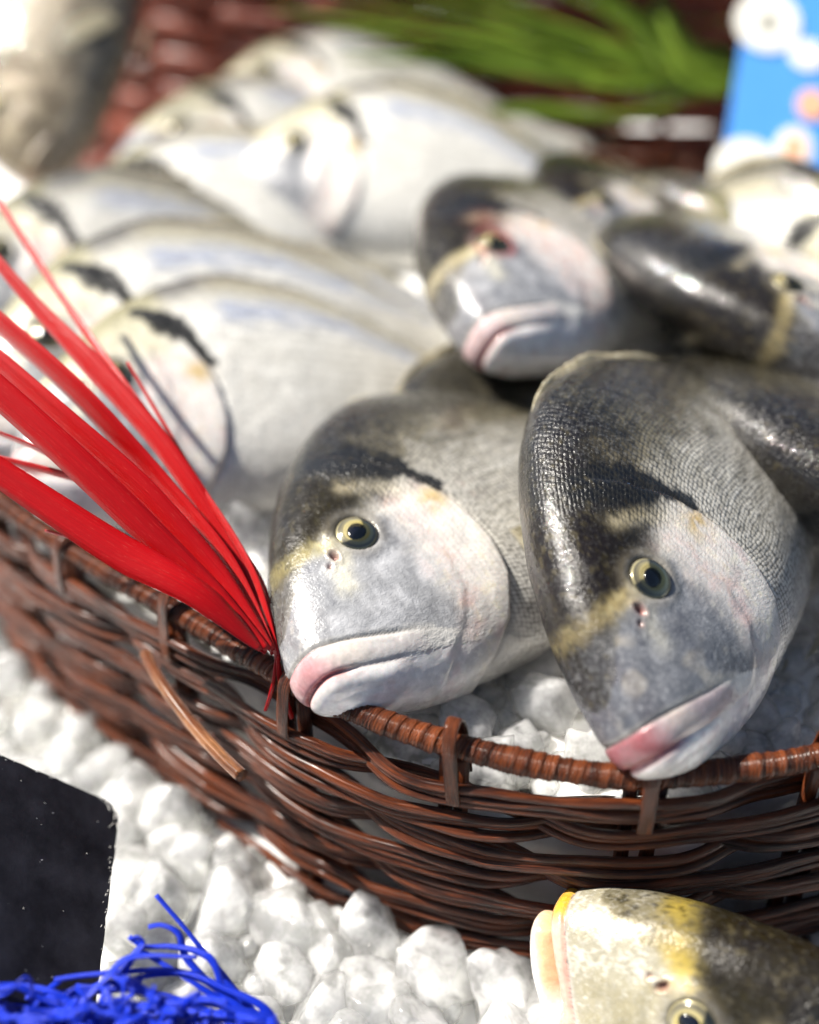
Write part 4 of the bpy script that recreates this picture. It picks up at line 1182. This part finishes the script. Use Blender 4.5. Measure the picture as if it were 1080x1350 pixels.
# ------------------------------------------------------------------ green blades behind the heap
green = empty('green_grass_spray', at(970, 180, 72)); tag(green, 'spray of long green leaf blades in front of the rear basket', 'foliage')
gr = np.random.default_rng(6)
G_ = [((980, 108, 73), (800, 95, 72), (600, 45, 71), (420, 30, 69), 2.3), ((975, 98, 73), (780, 60, 72), (620, 10, 71), (470, -30, 69), 2.6), ((970, 88, 74), (850, 40, 73), (740, -20, 72), (600, -70, 71), 2.8),
      ((955, 113, 72), (830, 130, 71), (700, 108, 69), (600, 100, 68), 1.9), ((975, 123, 73), (880, 110, 72), (800, 60, 71), (660, 10, 70), 2.4), ((970, 118, 73), (900, 90, 73), (850, 0, 73), (800, -60, 73), 2.2),
      ((960, 118, 72), (920, 120, 71), (880, 60, 70), (830, 20, 69), 1.6), ((975, 108, 74), (930, 60, 74), (905, -10, 74), (880, -80, 74), 2.2), ((975, 108, 75), (960, 70, 75), (945, 0, 75), (940, -70, 75), 2.0),
      ((965, 103, 73), (760, 90, 73), (560, 60, 72), (430, 45, 71), 1.8)]
G2 = []
for a, b, c, d, w in G_:
    for q in range(3):
        o1, o2 = gr.normal(0, 24), gr.normal(-8, 26); jx, jy = o1 * np.array([.5, .9, 1.2]), o2 * np.array([.5, .9, 1.2])
        G2.append((a, (b[0] + jx[0], b[1] + jy[0], b[2] + gr.normal(0, .6)), (c[0] + jx[1], c[1] + jy[1], c[2] + gr.normal(0, .6)), (d[0] + jx[2], d[1] + jy[2], d[2]), w * .27))
for a, b, c, d, w in G2:
    blade(green, 'leaf_blade', [a, b, c, d], w, M_GREEN, ([0, .2, .6, 1], [.4, .8, 1, .15]), (gr.uniform(-.5, .5), gr.uniform(-.6, .6)), .08, .12, 30)

# ------------------------------------------------------------------ blue price sign
M_SIGN = mat_plain('sign_blue', (80, 152, 230), 0.45, 0.1, var=0.08, bump=0.05)
M_WHITE = mat_plain('sign_white', (236, 234, 224), 0.5, 0, var=0.06, bump=0.05)
M_PEACH = mat_plain('sign_peach', (240, 176, 140), 0.5, 0, var=0.08, bump=0.05)
M_GREY = mat_plain('sign_grey', (150, 148, 136), 0.5, 0, var=0.1, bump=0.05)
DS = 66.0
o0 = at(946, 262, DS); sx = at(1110, 294, DS) - o0; sx /= np.linalg.norm(sx); sy = at(1003, -20, DS + 2.0) - o0; sy -= sx * (sy @ sx); sy /= np.linalg.norm(sy)
px2cm = DS / FPX
Ws, Hs = 230 * px2cm, 330 * px2cm
sgn = slab('price_sign', [(0, 0), (Ws, 0), (Ws, Hs), (0, Hs)], o0, sx, sy, .3, M_SIGN, None, .04)
tag(sgn, 'bright blue price sign with white round flowers and peach figures, behind the fish', 'sign')
sz = np.cross(sx, sy)
def disc(name, u, v, r, mat, lift, hole=0.0, sq=1.0, parent=sgn):
    w = at(u, v, DS) - o0; cx_, cy_ = w @ sx, w @ sy
    ring = [(cx_ + r * px2cm * math.cos(a), cy_ + sq * r * px2cm * math.sin(a)) for a in np.linspace(0, 2 * math.pi, 36, endpoint=False)]
    o = slab(name, ring, o0 + sz * lift, sx, sy, .12, mat, parent, .02)
    return o
for (u, v) in ((1024, 8), (985, 222)):
    disc('white_flower', u, v, 44, M_WHITE, .14); disc('flower_centre', u + 1, v + 2, 12, M_GREY, .17, sq=1.2)
disc('figure_outline', 1050, 192, 25, M_WHITE, .14, sq=1.25); disc('figure', 1050, 192, 15, M_PEACH, .17, sq=1.4)
disc('figure_outline', 1076, 56, 24, M_WHITE, .14, sq=.9); disc('figure', 1078, 128, 20, M_PEACH, .15, sq=1.1)
strip = slab('peach_border', [(.2, 0), (Ws, 0), (Ws, .9), (.2, .9)], o0 + sz * .14 - sy * .5, sx, sy, .12, M_PEACH, sgn, .02)

# ------------------------------------------------------------------ name the nuggets by where they show, drop those that nothing shows of
bpy.context.view_layer.update()
dg = bpy.context.evaluated_depsgraph_get()
org = Vector((0, 0, CAMH * S))
for o in NUGGETS:
    c = np.array(o.location) / S; r = o.scale.x; seen_ = False
    for du, dv in ((0, 0), (.55, 0), (-.55, 0), (0, .55), (0, -.55), (0, .8), (.5, .5), (-.5, .5)):
        p = Vector(c + np.array([du * r, dv * r * .5, dv * r * .8])) * S
        hit, loc, nrm, idx, ob, mw = scene.ray_cast(dg, org, (p - org).normalized())
        if hit and ob is not None and ob.name == o.name: seen_ = True; break
    if not seen_:
        bpy.data.objects.remove(o); continue
    u, v, d = to_px(c)
    if inside(c[None, :2])[0] > 0:
        lab = ('blurred ice nugget along the basket wall above the black board' if v < 1010 else
               'white ice nugget between the black board and the basket wall' if u < 300 else
               'wet ice nugget at the basket foot beside the blue raffia' if u < 560 else
               'clear ice nugget in front of the basket by the yellow-lipped fish')
    else:
        lab = ('ice nugget inside the basket behind the red raffia' if u < 350 else
               'ice nugget under the chin of the clear-eyed front fish' if u < 640 else
               'wet ice nugget heaped between the two front fish' if u < 860 else
               'ice nugget beside the dark-snouted fish near the right edge')
    tag(o, lab, 'ice nugget', lab.replace('nugget', 'nuggets', 1))
